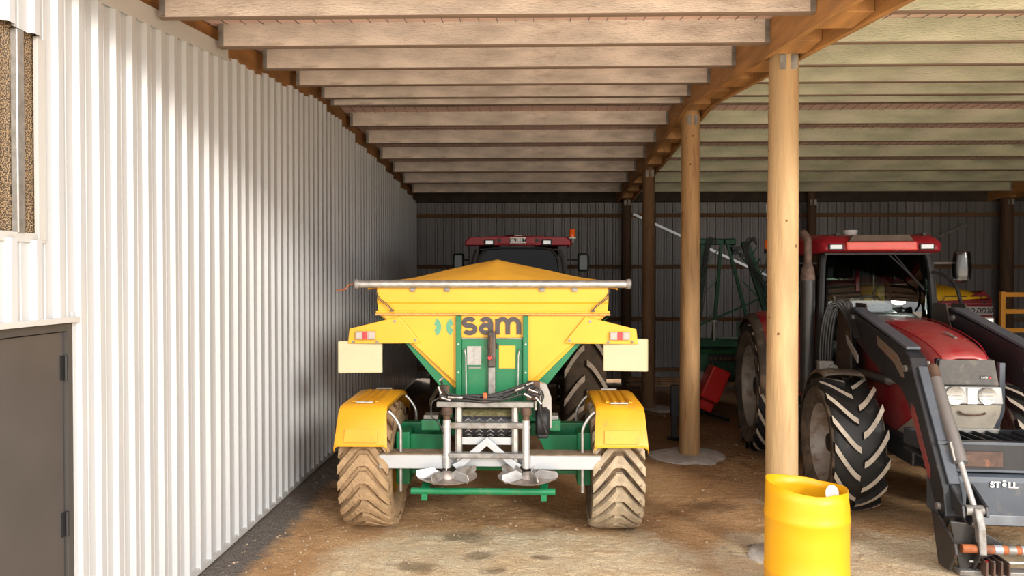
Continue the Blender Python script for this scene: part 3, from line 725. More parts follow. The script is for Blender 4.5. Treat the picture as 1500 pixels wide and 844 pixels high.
    b = MB(); b.prism([(-.036, .965), (.215, .745), (.275, .715), (.225, .66), (-.036, .885), (-.295, .66), (-.35, .715), (-.29, .745)], ys + .0, ys + .03)
    b.build('chevron_deflector', beamgrey, t, .004, smooth=False)
    for s, c0, c1 in ((-1, -1.01, -.43), (1, .35, .985)):
        bb_ = MB().bb(c0, c1, ys + .01, ys + .07, .675, .80).build('rear_beam', beamgrey, t, .008, smooth=False)
        MB().bb(c0, c1, ys + .0, ys + .20, .80, .812).build('beam_shelf', blkd if 0 else M('mud_caked_steel', (.23, .17, .11), .9, var=.3, vs=12, bump=.4), t, .003, smooth=False)
    MB().bb(-.45, .37, ys + .10, ys + .16, .675, .80).build('centre_crossbar', beamgrey, t, .006, smooth=False)
    # discs with vanes
    for x, sg in ((-.385, 1), (.335, -1)):
        rndd = random.Random(4)
        d = MB().lathe([(0, -.012), (.2, -.012), (.262, .012), (.268, .02), (.262, .02), (.2, -.002), (0.07, .0), (.06, .03), (.045, .045), (0, .045)], seg=36).build('spinner_disc', M('disc_worn', (.42, .36, .32), .5, metal=.5, var=.35, vs=9, dirt=[((.25, .16, .12), 12, .55, .7)]), t, loc=(x, ys - .08, .625), rot=(.03, .03 * sg, 0))
        for k, (ang, ln) in enumerate(((200, .17), (250, .11), (320, .15), (30, .17), (110, .15)) if sg > 0 else ((-20, .17), (-70, .11), (220, .13), (150, .17), (70, .15))):
            a = R(ang); b = MB(); b.prism([(.06, 0), (.255, -.005), (.28, .035), (.27, .075), (.12, .085), (.07, .05)], -.005, .005)
            v = b.build('vane', [silver, galvd][k % 2], d, .002, smooth=False, rot=(0, 0, a)); v.location = (0, 0, .005)
            v.rotation_euler = (R(14), 0, a)
    # green guard tube
    gt = MB().tube([(-.685, ys - .2, .535), (.57, ys - .2, .535)], .029, 18).build('guard_tube', grn, t)
    for x in (-.57, .47):
        MB().bb(x - .026, x + .026, ys - .22, ys - .17, .455, .53).build('guard_foot', grn, gt, .006, smooth=False)
        MB().bar((x, ys - .18, .54), (x + .03, ys + .35, .70), .07, .03).build('guard_arm', grn, gt, .004, smooth=False)
    # belt conveyor end
    cv = MB().tube([(-.29, -.28, 1.04), (.215, -.28, 1.04)], .115, 24).bb(-.29, .215, -.28, 1.6, .93, 1.155).build('conveyor_belt', beltm, t)
    b = MB()
    for k in range(-4, 9):
        a = k * .42
        for j in range(5):
            x = -.24 + j * .1; dx = .028; r_ = .120
            def pt(xx, aa): return (xx - .0, -.28 - r_ * math.cos(aa), 1.04 + r_ * math.sin(aa))
            b.bar(pt(x, a), pt(x + dx, a + .2), .006, .008); b.bar(pt(x + dx, a + .2), pt(x + 2 * dx, a), .006, .008)
    b.build('belt_cleats', galvd, cv, smooth=False)
    MB().raw([(-.28, -.30, 1.17), (.2, -.30, 1.17), (.2, .3, 1.24), (-.28, .3, 1.24), (-.28, -.36, 1.13), (.2, -.36, 1.13)], [(0, 1, 2, 3), (4, 5, 1, 0)]).build('belt_residue', beltd, cv, smooth=False, solid=.01)
    for s in (-1, 1):
        MB().prism([(s * .30 - .04, 1.16), (s * .30 - .04, 1.25), (s * .12 - .04, 1.25)], -.34, -.30).build('spill_guard', M('guard_olive', (.30, .33, .16), .6, dirt=[((.2, .16, .1), 8, .5, .6)]), t, smooth=False)
        b = MB()
        for k in range(7): b.tube([(s * .245 - .035, -.40, .93 + k * .03), (s * .27 - .035, -.40, .945 + k * .03)], .012, 6)
        b.build('drive_chain', rust, t)
    # gearbox cover, hydraulic motor
    MB().prism([(.42, 1.44), (.50, 1.42), (.545, 1.30), (.55, 1.02), (.47, 1.02), (.46, 1.25), (.38, 1.30), (.34, 1.42)], -.36, -.26).build('drive_cover', M('cover_warm_grey', (.42, .39, .35), .5, var=.15, dirt=[((.3, .2, .12), 7, .58, .5)]), t, .008, smooth=False)
    MB().lathe([(0, .40), (.11, .40), (.14, .42), (.14, .50), (.11, .53), (0, .53)], c=(0, -.32, 1.08), axis='x', seg=24).build('drive_motor', blk, t)
    MB().bb(.41, .52, -.40, -.24, .93, 1.12).build('motor_mount', blk, t, .02, smooth=False)
    for s in (-1, 1):
        k = MB().bb(s * .50, s * .68 if s < 0 else .64, -.15, 0, .95, 1.05).build('chassis_box', grn, t, .01, smooth=False)
        MB().bb(s * .52, s * .66 if s < 0 else .62, -.12, .05, 1.05, 1.09).build('battery_tray', galvd, t, .006, smooth=False)
        MB().bb(s * .35, s * .98, .25, .37, .82, .95).build('axle_beam', grn, t, .01, smooth=False)
        MB().prism([(s * .42, .88), (s * .98, .88), (s * .98, .70), (s * .80, .50), (s * .60, .50)], .02, .06).build('axle_gusset', grn, t, .004, smooth=False)
        MB().bb(s * .80, s * .93, -.08, .2, .42, .92).build('axle_bracket', grn, t, .01, smooth=False)
    MB().tube([(-.95, 0, .6), (.95, 0, .6)], .06, 16).build('axle', grn, t)
    MB().bb(-.07, .07, 2.2, 3.0, .52, .66).build('drawbar', grn, t, .01, smooth=False)
    MB().bb(-.42, .42, 2.2, 2.35, .55, 1.1).build('front_bulkhead', grn, t, .01, smooth=False)
    # hoses over the top rail
    fitm = M('fitting_zinc', (.40, .385, .36), .35, metal=.8, var=.4, vs=30)
    def hose(p, r=.011, m=hosem, name='hose'): MB().tube(catmull(p), r, 8).build(name, m, t)
    z0 = 1.285
    hose([(-.44, -.46, 1.30), (-.30, -.47, 1.32), (-.1, -.49, 1.325), (.1, -.49, 1.36), (.3, -.47, 1.43), (.38, -.46, 1.45)], .017)
    hose([(-.46, -.5, 1.34), (-.32, -.5, 1.31), (-.08, -.52, 1.31), (.12, -.52, 1.33), (.28, -.5, 1.40), (.40, -.5, 1.42)], .012)
    hose([(-.42, -.5, 1.31), (-.2, -.54, 1.30), (.0, -.54, 1.29), (.2, -.52, 1.37), (.34, -.5, 1.41)], .012)
    hose([(-.45, -.47, 1.47), (-.42, -.5, 1.40), (-.36, -.5, 1.33), (-.28, -.5, 1.31)], .011)
    hose([(-.47, -.48, 1.31), (-.53, -.5, 1.27), (-.53, -.5, 1.15), (-.47, -.52, 1.10), (-.42, -.52, 1.0)], .007)
    hose([(.40, -.5, 1.40), (.46, -.5, 1.33), (.44, -.5, 1.25), (.46, -.48, 1.12), (.50, -.46, 1.0)], .011)
    hose([(.36, -.5, 1.44), (.44, -.52, 1.40), (.47, -.5, 1.34), (.46, -.5, 1.30)], .008)
    hose([(-.36, -.52, 1.35), (-.1, -.55, 1.315), (.12, -.55, 1.315), (.3, -.53, 1.36), (.43, -.52, 1.34)], .010)
    hose([(-.43, -.48, 1.30), (-.2, -.5, 1.335), (.05, -.5, 1.335), (.25, -.5, 1.385), (.33, -.5, 1.43)], .014)
    for x in (-.12, -.04, .06): MB().tube([(x, -.49, 1.325), (x + .02, -.49, 1.325)], .026, 10).build('hose_wrap', blackm, t)
    MB().bb(-.07, -.03, -.55, -.49, 1.28, 1.37).build('hose_clamp', rust, t, .006, smooth=False)
    for p, q in (((-.46, -.5, 1.47), (-.43, -.5, 1.50)), ((-.38, -.54, 1.33), (-.25, -.54, 1.325)), ((-.36, -.53, 1.30), (-.44, -.53, 1.325)), ((.22, -.53, 1.39), (.30, -.53, 1.42)), ((.30, -.54, 1.36), (.36, -.54, 1.33)), ((.34, -.53, 1.40), (.42, -.53, 1.37)), ((.40, -.53, 1.33), (.45, -.53, 1.27)), ((-.47, -.51, 1.42), (-.45, -.51, 1.36)), ((.32, -.53, 1.44), (.38, -.53, 1.46)), ((.40, -.54, 1.30), (.40, -.54, 1.22))):
        MB().tube([p, (Vector(p) + Vector(q)) / 2, q], [.012, .009, .012], 8).build('hose_fitting', fitm, t)
    MB().bb(-.47, -.38, -.46, -.40, 1.29, 1.42).build('valve_block', rustd, t, .01, smooth=False)
    MB().bb(.32, .44, -.46, -.38, 1.29, 1.46).build('valve_block', rustd, t, .01, smooth=False)
    # wheels and mudguards
    wL = wheel2(t, (-1.155, .08, .595), .6, .47, .30, 24, mudrub2, mudrub2, 1)
    wR = wheel2(t, (1.15, .08, .595), .6, .47, .30, 24, mudrub, mudlug, -1)
    for s in (-1, 1):
        cx = s * 1.155
        prof = [(-.60, .895), (-.585, .93), (-.50, 1.20), (-.44, 1.245), (.30, 1.26), (.52, 1.235), (.66, 1.16), (.74, 1.02)]
        rings = []
        for (yy, z) in prof:
            f = .0 if yy > -.55 else .0
            wv = .235 - .025 * fade(z, .9, 1.25)
            rings.append([(cx - wv, yy, z - .05), (cx - wv, yy, z - .015), (cx - wv + .03, yy, z), (cx + wv - .03, yy, z), (cx + wv, yy, z - .015), (cx + wv, yy, z - .05)])
        fn = MB().loft(rings, closed=False).build('mudguard', yel2, t, solid=.008, ang=50)
        for dx in (-.105, -.035, .035, .105):
            MB().box((cx + dx, -.03, 1.262), (.035, .72, .018)).build('mudguard_rib', yel2, fn, .008, smooth=False)
        MB().box((cx, -.42, 1.262), (.16, .025, .014)).build('mudguard_clip', galv, fn, .003, smooth=False)
        MB().box((cx, .50, 1.252), (.16, .025, .014)).build('mudguard_clip', galv, fn, .003, smooth=False)
        MB().raw([(cx - .15, -.599, .93), (cx + .15, -.599, .93), (cx + .145, -.560, 1.045), (cx - .145, -.560, 1.045)], [(0, 1, 2, 3)]).build('mudguard_panel', yel2, fn, solid=.012, bev=.003, smooth=False)
        ix = cx - s * .25
        for yy in (-.42, .5):
            MB().tube(catmull([(ix + s * .03, yy, 1.18), (ix - s * .02, yy, 1.13), (ix - s * .075, yy, 1.03), (ix - s * .08, yy, .9), (ix - s * .08, yy, .45)]), .014, 8).build('mudguard_stay', galv, t)
    return t
def catmull(P, n=5):
    P = [Vector(p) for p in P]; out = []
    for i in range(len(P) - 1):
        a = P[max(i - 1, 0)]; b = P[i]; c = P[i + 1]; d = P[min(i + 2, len(P) - 1)]
        for k in range(n):
            t = k / n; out.append(.5 * ((2 * b) + (c - a) * t + (2 * a - 5 * b + 4 * c - d) * t * t + (3 * b - a - 3 * c + d) * t ** 3))
    out.append(P[-1]); return out
def wheel2(parent, pos, Rr, W, rim, n, carcass, lug, face):
    """flotation wheel: full-width roof-shaped tread blocks"""
    T = MB().lathe(tyre_profile(Rr * .985, W, rim), axis='x', seg=60, closed=True).build('tyre', [carcass], parent, loc=pos)
    h = W / 2; f = face
    MB().lathe([(rim + .012, f * h * .80), (rim - .01, f * h * .82), (rim - .03, f * h * .6), (rim * .8, f * h * .1), (rim * .4, f * h * .0), (rim * .3, f * h * .2), (0, f * h * .2)], axis='x', seg=40, caps=False).build('rim', rimyel, T)
    MB().lathe([(rim + .01, -f * h * .8), (rim - .02, -f * h * .75), (rim - .03, -f * h * .3), (rim - .04, 0), (0, 0)], axis='x', seg=36, caps=False).build('inner_rim', rimyel, T)
    rings = []; xs = (-1, -.86, -.6, -.22, -.12, .12, .22, .6, .86, 1)
    b = MB(); V = []
    for q in xs:
        x = q * h * .99; a0 = -.62 * (max(0, abs(q) - .14)) ** 1.05 * W / Rr
        drop = .10 * Rr * max(0, abs(q) - .72) ** 1.5 * 2.2; rt = Rr * 1.0 - drop; rb = Rr * .90 - drop; wa = .042 / Rr * (1.25 if abs(q) < .2 else 1)
        V.append([b.bm.verts.new((x, -r_ * math.cos(a), r_ * math.sin(a))) for a, r_ in ((a0 - wa * 1.25, rb), (a0 - wa, rt), (a0 + wa, rt), (a0 + wa * 1.25, rb))])
    for i in range(len(V) - 1):
        for k in range(3): b.bm.faces.new((V[i][k], V[i][k + 1], V[i + 1][k + 1], V[i + 1][k]))
    b.bm.faces.new(V[0]); b.bm.faces.new(V[-1][::-1])
    o = b.build('tread_lug', lug, None, ang=40); me = o.data; bpy.data.objects.remove(o)
    for k in range(n):
        l_ = link('tread_lug', me, T, rot=(-2 * math.pi * k / n, 0, 0)); 
    return T
spreader()

# ------------------------------------------------------------------ the tractor in front of the spreader, seen from behind
def cab_window(b, pts, y): pass
def tractor_back():
    t = thing('tractor', 'red-roofed tractor parked nose-in in front of the spreader, showing its rear licence plate', 'tractor', (-.19, 11.5, 0))
    y0 = -.5          # rear face of the cab
    # roof
    b = MB(); rings = []
    for yy, k, zb_ in ((y0 - .02, .97, 0), (y0 + .05, 1.0, 0), (y0 + 1.5, 1.0, 0), (y0 + 1.7, .95, .02)):
        rings.append([(-.79 * k, yy, 2.865 + zb_), (-.79 * k, yy, 2.93), (-.72 * k, yy, 2.985), (-.3, yy, 3.0), (.3, yy, 3.0), (.72 * k, yy, 2.985), (.79 * k, yy, 2.93), (.79 * k, yy, 2.865 + zb_)])
    rf_ = b.loft(rings).build('cab_roof', redd, t, .012, ang=40)
    MB().bb(-.28, .25, y0 - .045, y0 - .02, 2.885, 2.985).build('roof_centre_panel', redd, t, .008, smooth=False)
    MB().bb(-.27, .24, y0 - .02, y0 + .03, 2.83, 2.865).build('roof_lower_trim', blk, t, .006, smooth=False)
    for s in (-1, 1):
        L = MB().box((s * .42, y0 - .045, 2.905), (.15, .05, .09)).build('work_lamp', blk, t, .012, smooth=False)
        MB().box((s * .42, y0 - .073, 2.905), (.105, .006, .055)).build('lamp_lens', lampm, L, .004, smooth=False)
        MB().tube([(s * .272, y0 - .06, 2.935), (s * .272, y0 - .03, 2.935)], .028, 14).build('vent_plug', blk, t)
    pl = MB().box((.0, y0 - .055, 2.935), (.235, .012, .09)).build('licence_plate', whitep, t, .004, smooth=False)
    text('plate_letters', 'C9LLM', .083, blackm, pl, (0, y0 - .063, 2.933), FACE, bold=.0015)
    MB().lathe([(.13, 2.995), (.11, 3.03), (.05, 3.045), (0, 3.045)], c=(-.1, y0 + .4, 0), seg=20).build('antenna_dome', blk, t)
    MB().bb(-.06, .06, y0 + .2, y0 + .3, 3.0, 3.03).build('antenna_plate', whitep, t, .006, smooth=False)
    # beacon on the right
    bc = MB().tube([(.80, y0 - .02, 2.90), (.80, y0 - .02, 3.0)], .015, 8).build('beacon_stem', galvd, t)
    MB().lathe([(.05, 2.96), (.052, 2.975), (.05, 2.98)], c=(.79, y0 - .02, 0), seg=16).build('beacon_base', whitep, bc)
    MB().lathe([(.045, 2.98), (.046, 3.08), (.035, 3.10), (0, 3.105)], c=(.79, y0 - .02, 0), seg=16).build('beacon_lens', amber, bc)
    # cab: pillars, rear window, dark interior
    for s in (-1, 1):
        MB().tube(catmull([(s * .70, y0 + .02, 1.55), (s * .69, y0 + .02, 2.2), (s * .66, y0 + .02, 2.6), (s * .60, y0 + .02, 2.80)]), .04, 8).build('rear_pillar', blk, t)
        MB().tube([(s * .66, y0 + 1.5, 1.5), (s * .60, y0 + 1.45, 2.85)], .035, 8).build('front_pillar', blk, t)
        MB().tube([(s * .76, y0 + .75, 1.5), (s * .70, y0 + .75, 2.86)], .035, 8).build('middle_pillar', blk, t)
        MB().raw([(s * .74, y0 + .04, 1.55), (s * .68, y0 + 1.48, 1.55), (s * .62, y0 + 1.44, 2.84), (s * .66, y0 + .05, 2.84)], [(0, 1, 2, 3)]).build('side_glass', glassd, t, solid=.006, smooth=False)
        MB().bb(s * .58, s * .72, y0 + .0, y0 + .05, 2.40, 2.86).build('corner_panel', blk, t, .01, smooth=False)
    MB().prism([(-.62, 1.6), (.62, 1.6), (.60, 2.55), (.50, 2.80), (.35, 2.84), (-.35, 2.84), (-.50, 2.80), (-.60, 2.55)], y0 + .0, y0 + .008).build('rear_window', glassd, t, smooth=False)
    MB().tube(catmull([(-.62, y0 - .01, 1.6), (-.60, y0 - .01, 2.5), (-.52, y0 - .01, 2.76), (-.36, y0 - .01, 2.82), (0, y0 - .01, 2.825), (.36, y0 - .01, 2.82), (.52, y0 - .01, 2.76), (.60, y0 - .01, 2.5), (.62, y0 - .01, 1.6)]), .02, 8).build('window_frame', blk, t)
    MB().prism([(-.60, 1.6), (.60, 1.6), (.58, 2.84), (-.58, 2.84)], y0 + 1.5, y0 + 1.508).build('windscreen', glassd, t, smooth=False)
    MB().bb(-.26, .24, y0 + .45, y0 + .6, 1.7, 2.45).build('seat_back', seatm, t, .06)
    MB().bb(-.14, .12, y0 + .46, y0 + .56, 2.47, 2.62).build('headrest', seatm, t, .04)
    MB().bb(.18, .34, y0 + 1.2, y0 + 1.25, 2.38, 2.62).build('cab_monitor', blk, t, .01, smooth=False)
    MB().bb(-.75, .75, y0, y0 + 1.5, 1.25, 1.55).build('cab_floor', blk, t, .02, smooth=False)
    # mirrors
    for s, mz in ((-1, 2.66), (1, 2.66)):
        x = s * 1.04 if s > 0 else -1.0; arm = MB().tube([(s * .66, y0 + 1.3, 2.68), (x - s * .09, y0 + 1.3, 2.68)], .012, 8).build('mirror_arm', blk, t)
        MB().box((x, y0 + 1.3, mz - .02), (.19, .07, .30)).build('mirror_housing', M('mirror_dark', (.03, .045, .04), .25, var=.3), arm, .04)
        MB().box((s * .72, y0 + 1.3, 2.60), (.06, .05, .12)).build('mirror_bracket', blk, t, .01, smooth=False)
        MB().tube([(s * .77, y0 + 1.3, 2.45), (s * .77, y0 + 1.3, 2.86)], .01, 6).build('grab_rod', galvd, t)
    # body
    MB().bb(-.36, .36, -.4, 3.0, .75, 1.5).build('rear_housing', blk, t, .05, smooth=False)
    MB().loft([[(-.4, 1.1, .9), (.4, 1.1, .9), (.36, 1.1, 1.95), (-.36, 1.1, 1.95)], [(-.36, 2.3, .9), (.36, 2.3, .9), (.32, 2.3, 1.8), (-.32, 2.3, 1.8)], [(-.3, 3.4, 1.0), (.3, 3.4, 1.0), (.26, 3.4, 1.55), (-.26, 3.4, 1.55)]]).build('bonnet', redd, t, .04, smooth=False)
    MB().tube([(-1.0, 0, .86), (1.0, 0, .86)], .11, 14).build('rear_axle', blk, t)
    MB().tube([(-.9, 2.75, .66), (.9, 2.75, .66)], .08, 14).build('front_axle', blk, t)
    for s in (-1, 1):
        wheel(t, (s * .965, .08, .97), .98, .60, .50, 14, False, (brownrub, brownrub, brownlug, rimgrey), face=s, A=.40, wid=.085)
        wheel(t, (s * .9, 2.75, .65), .66, .42, .36, 17, False, (brownrub, brownrub, brownlug, rimgrey), face=s, A=.42, wid=.05)
        rings = []
        for k in range(11):
            a = R(55 + 80 * k / 10); rr = 1.07; rings.append([(s * .62, -rr * math.cos(a), .97 + rr * math.sin(a)), (s * 1.2, -rr * math.cos(a), .97 + rr * math.sin(a))])
        MB().loft(rings, closed=False).build('mudguard', blk, t, solid=.02)
        MB().bar((s * .35, -.45, .75), (s * .42, -1.25, .55), .05, .09).build('lift_arm', blk, t, .008, smooth=False)
    MB().bb(-.12, .12, -1.15, -.3, .48, .56).build('drawbar_hitch', blk, t, .01, smooth=False)
    return t
tractor_back()

# ------------------------------------------------------------------ loader tractor on the right, nose towards the yard
def loader_tractor():
    t = thing('tractor', 'red tractor with dark front loader parked nose-out on the right, large cab windscreen', 'tractor', (4.32, 10.45, 0), R(-5))
    # bonnet: lofted sections from nose to cab
    def sec(y, hw, zt_, zl, cr=.05):
        return [(-hw, y, zl), (-hw - .01, y, zt_ - .22), (-hw * .96, y, zt_ - .10), (-hw * .72, y, zt_ - .025), (-hw * .3, y, zt_), (hw * .3, y, zt_), (hw * .72, y, zt_ - .025), (hw * .96, y, zt_ - .10), (hw + .01, y, zt_ - .22), (hw, y, zl)]
    bn = MB().loft([sec(-3.42, .245, 1.645, 1.42), sec(-3.34, .275, 1.70, 1.36), sec(-3.1, .31, 1.775, 1.30), sec(-2.7, .345, 1.855, 1.25), sec(-2.2, .375, 1.915, 1.2), sec(-1.72, .395, 1.945, 1.2)], closed=False).build('bonnet', red, t, ang=50, solid=.02)
    for s in (-1, 1):
        MB().tube(catmull([(s * .20, -3.40, 1.648), (s * .24, -3.1, 1.778), (s * .27, -2.4, 1.895), (s * .29, -1.75, 1.945)]), .006, 6).build('bonnet_crease', redd, bn)
    MB().prism([(.03, 0), (.055, .0), (.025, .16), (.01, .16)], 0, .012, 'z').build('bonnet_badge', galvd, bn, loc=(.05, -3.02, 1.80), rot=(R(18), 0, R(8)), smooth=False)
    for x, y_, z_ in ((.17, -3.0, 1.79), (.22, -2.95, 1.79), (.16, -3.08, 1.77)):
        MB().lathe([(.022, 0), (.02, .004), (0, .005)], seg=12).build('red_spot', red, bn, loc=(x, y_, z_), rot=(R(18), 0, 0))
    # nose: grille, lamps, lower panel
    nose = MB().prism([(-.245, 1.64), (.245, 1.64), (.30, 1.42), (.305, 1.08), (-.29, 1.08), (-.29, 1.42)], -3.40, -2.3).build('nose_body', blk, t, .01, smooth=False)
    g = MB().prism([(-.235, 1.635), (.245, 1.635), (.285, 1.40), (-.265, 1.40)], -3.435, -3.40).build('grille', grille, t, .01, smooth=False)
    b = MB()
    for k in range(14): b.box((0, -3.437, 1.415 + k * .016), (.46 + .0, .003, .003))
    b.build('grille_wires', grille, g, smooth=False)
    bd = MB().box((.165, -3.44, 1.475), (.10, .006, .028)).build('badge', blackm, t, .004, smooth=False)
    text('badge_letters', 'CASE', .024, whitep, bd, (.150, -3.445, 1.475), FACE, sx=1.1); MB().box((.202, -3.444, 1.475), (.018, .004, .016)).build('badge_mark', redlens, bd, smooth=False)
    hp = MB().loft([[(-.275, -3.40, 1.39), (-.27, -3.47, 1.39), (.29, -3.47, 1.39), (.295, -3.40, 1.39)], [(-.285, -3.40, 1.22), (-.275, -3.485, 1.235), (.30, -3.485, 1.235), (.31, -3.40, 1.22)]]).build('headlamp_panel', lampw, t, .012, smooth=False)
    MB().box((.028, -3.485, 1.31), (.085, .012, .155)).build('lamp_divider', whitep, hp, .006, smooth=False)
    for x, r_ in ((-.125, .085), (.155, .075)):
        MB().lathe([(0, 0), (r_ * .5, -.002), (r_, -.012), (r_ * 1.06, -.004), (r_ * 1.06, .01), (0, .01)], c=(x, -3.487, 1.31), axis='y', seg=26).build('headlamp', lampm, hp)
        b = MB()
        for k in (-1, 0, 1): b.box((x, -3.50, 1.31 + k * .03), (r_ * 1.4, .003, .006))
        b.build('lamp_ribs', M('lens_pattern', (.4, .4, .39), .2), hp, smooth=False)
    lp = MB().prism([(-.275, 1.225), (.305, 1.225), (.285, 1.12), (.225, .99), (-.24, .99), (-.27, 1.1)], -3.455, -3.38).build('lower_panel', bumper, t, .01, smooth=False)
    MB().tube(catmull([(-.08, -3.47, 1.165), (-.04, -3.485, 1.14), (.10, -3.485, 1.14), (.15, -3.47, 1.15)]), .009, 8).build('latch_handle', rustd, lp)
    MB().box((0, -3.42, .985), (.56, .1, .05)).build('bumper_bar', galvd, t, .01, smooth=False)
    for s in (-1, 1):   # red side panels of the bonnet
        MB().prism([(-3.30, 1.40), (-1.75, 1.55), (-1.75, 1.12), (-2.2, .92), (-2.75, .82), (-3.2, 1.05)], s * .36, s * .385, 'x').build('side_panel', red if s < 0 else redd, t, .015, smooth=False)
        MB().prism([(-3.25, 1.08), (-2.8, .84), (-2.8, .72), (-3.3, .9)], s * .34, s * .38, 'x').build('side_panel_foot', bumper, t, .01, smooth=False)
    # chassis
    MB().bb(-.28, .28, -3.3, .3, .55, 1.15).build('engine_block', blk, t, .04, smooth=False)
    MB().bb(-.45, .45, -3.38, -2.2, .62, .86).build('front_frame', navy, t, .02, smooth=False)
    MB().tube([(-.9, -2.6, .64), (.9, -2.6, .64)], .085, 14).build('front_axle', blkd, t)
    MB().tube([(-1.05, 0, .87), (1.05, 0, .87)], .13, 14).build('rear_axle', blk, t)
    for s in (-1, 1):
        MB().bb(s * .48, s * .85, -1.55, -.75, .55, 1.10).build('fuel_tank', blk, t, .05)
        for z in (.55, .82, 1.08): MB().bb(s * .78, s * 1.0, -1.25, -.85, z - .02, z).build('step', blkd, t, .005, smooth=False)
        # wheels
        wheel(t, (s * 1.07, 0, .88), .89, .50, .56, 19, True, (rubberd, rubber, lugtop, rimgrey), face=s, A=.42, wid=.07, rimoff=.10)
        wheel(t, (s * .85, -2.6, .665), .675, .50, .40, 15, True, (rubberd, rubber, lugtop, rimgrey), face=s, A=.46, wid=.062, rimoff=.10, phase=.1)
        # front mudguard
        rings = []
        for k in range(13):
            a = R(74 + 80 * k / 12); rr = .76; xx = s * .70; hw = .20
            rings.append([(s * .88 + dx, -2.6 - rr_ * math.cos(a), .665 + rr_ * math.sin(a)) for dx, rr_ in ((-hw, rr - .03), (-hw * .9, rr), (-.04, rr + .012), (hw * .9, rr), (hw, rr - .04))])
        fm = MB().loft(rings, closed=False).build('front_mudguard', blkd, t, solid=.012, ang=60)
        MB().tube(catmull([(s * .5, -2.6, .9), (s * .6, -2.55, 1.3), (s * .75, -2.55, 1.40), (s * .95, -2.6, 1.41)]), .02, 8).build('mudguard_stay', blk, fm)
        # rear mudguard: red, black lip and extension
        rings = []; lips = []
        for k in range(17):
            a = R(2 + 128 * k / 16); rr = 1.03 if k > 2 else 1.03
            P0 = lambda x, r_: (s * x, -r_ * math.cos(a), .88 + r_ * math.sin(a))
            rings.append([P0(.50, rr + .02), P0(.80, rr + .03), P0(1.10, rr + .015), P0(1.20, rr - .02), P0(1.22, rr - .05)])
            lips.append([P0(1.21, rr - .02), P0(1.26, rr - .03), P0(1.31, rr - .05), P0(1.32, rr - .09)])
        rm = MB().loft(rings, closed=False).build('rear_mudguard', red, t, solid=.02, ang=60)
        MB().loft(lips, closed=False).build('mudguard_lip', blkd, rm, solid=.015, ang=60)
        MB().prism([(-1.0, 1.3), (-.6, 1.75), (-.2, 1.85), (-.2, 1.3), (-.7, .95), (-1.02, .92)], s * .49, s * .53, 'x').build('inner_panel', redd, rm, .01, smooth=False)
    # cab ------------------------------------------------------------
    yb, yt_ = -1.22, -1.12       # windscreen bottom / top
    ws_ = [(-.60, yb, 1.55), (.66, yb, 1.55), (.60, yt_, 2.68), (-.60, yt_, 2.68)]
    vs = []; fs = []; n = 26      # curved windscreen
    for j in (0, 1):
        for i in range(n + 1):
            u = -1 + 2 * i / n; w_ = .63 if j == 0 else .60; vs.append((u * w_, (yb if j == 0 else yt_) - .10 * (1 - u * u), 1.35 if j == 0 else 2.70))
    fs = [(i, i + 1, n + 2 + i, n + 1 + i) for i in range(n)]
    wsn = MB().raw(vs, fs).build('windscreen', glass, t, solid=.006, ang=60)
    MB().box((.40, -1.275, 1.86), (.12, .004, .055)).build('window_sticker', M('sticker', (.35, .42, .38), .5), wsn, smooth=False)
    MB().box((.51, -1.262, 1.85), (.045, .004, .075)).build('window_sticker', whitep, wsn, smooth=False)
    for s in (-1, 1):
        ap = MB().tube(catmull([(s * .70, -1.18, 1.1), (s * .68, -1.2, 1.6), (s * .645, -1.17, 2.3), (s * .62, -1.13, 2.62), (s * .56, -1.1, 2.72)]), .042, 8).build('front_pillar', blk, t)
        MB().tube([(s * .76, -.35, 1.2), (s * .72, -.35, 2.72)], .03, 8).build('middle_pillar', blk, t)
        MB().tube([(s * .70, .30, 1.5), (s * .64, .28, 2.72)], .045, 8).build('rear_pillar', blk, t)
        MB().raw([(s * .70, -1.15, 1.25), (s * .74, -.4, 1.25), (s * .70, -.4, 2.68), (s * .64, -1.1, 2.68)], [(0, 1, 2, 3)]).build('door_glass', glass, t, solid=.006, smooth=False)
        MB().raw([(s * .74, -.3, 1.7), (s * .70, .26, 1.7), (s * .65, .25, 2.68), (s * .70, -.3, 2.68)], [(0, 1, 2, 3)]).build('side_glass', glass, t, solid=.006, smooth=False)
    MB().raw([(-.66, .3, 1.6), (.66, .3, 1.6), (.6, .28, 2.68), (-.6, .28, 2.68)], [(0, 1, 2, 3)]).build('rear_window', glass, t, solid=.006, smooth=False)
    MB().bb(-.68, .68, -1.15, .3, 1.15, 1.33).build('cab_floor', blk, t, .02, smooth=False)
    MB().bb(-.62, .62, -1.30, -1.12, 1.1, 1.36).build('cowl', blk, t, .02, smooth=False)
    MB().bb(-.66, .66, .22, .3, 1.2, 1.75).build('rear_panel', blk, t, .02, smooth=False)
    MB().loft([[(-.26, -1.25, 1.3), (.26, -1.25, 1.3), (.22, -1.25, 1.84), (-.22, -1.25, 1.84)], [(-.28, -.95, 1.3), (.28, -.95, 1.3), (.24, -.95, 1.98), (-.24, -.95, 1.98)], [(-.22, -.8, 1.3), (.22, -.8, 1.3), (.18, -.8, 1.9), (-.18, -.8, 1.9)]]).build('dashboard', blk, t, .03)
    MB().loft([[(-.32, -1.72, 1.4), (.32, -1.72, 1.4), (.3, -1.72, 1.93), (-.3, -1.72, 1.93)], [(-.36, -1.45, 1.4), (.36, -1.45, 1.4), (.33, -1.45, 1.98), (-.33, -1.45, 1.98)], [(-.34, -1.3, 1.3), (.34, -1.3, 1.3), (.32, -1.3, 1.93), (-.32, -1.3, 1.93)]]).build('bonnet_rear_cowl', blk, t, .03)
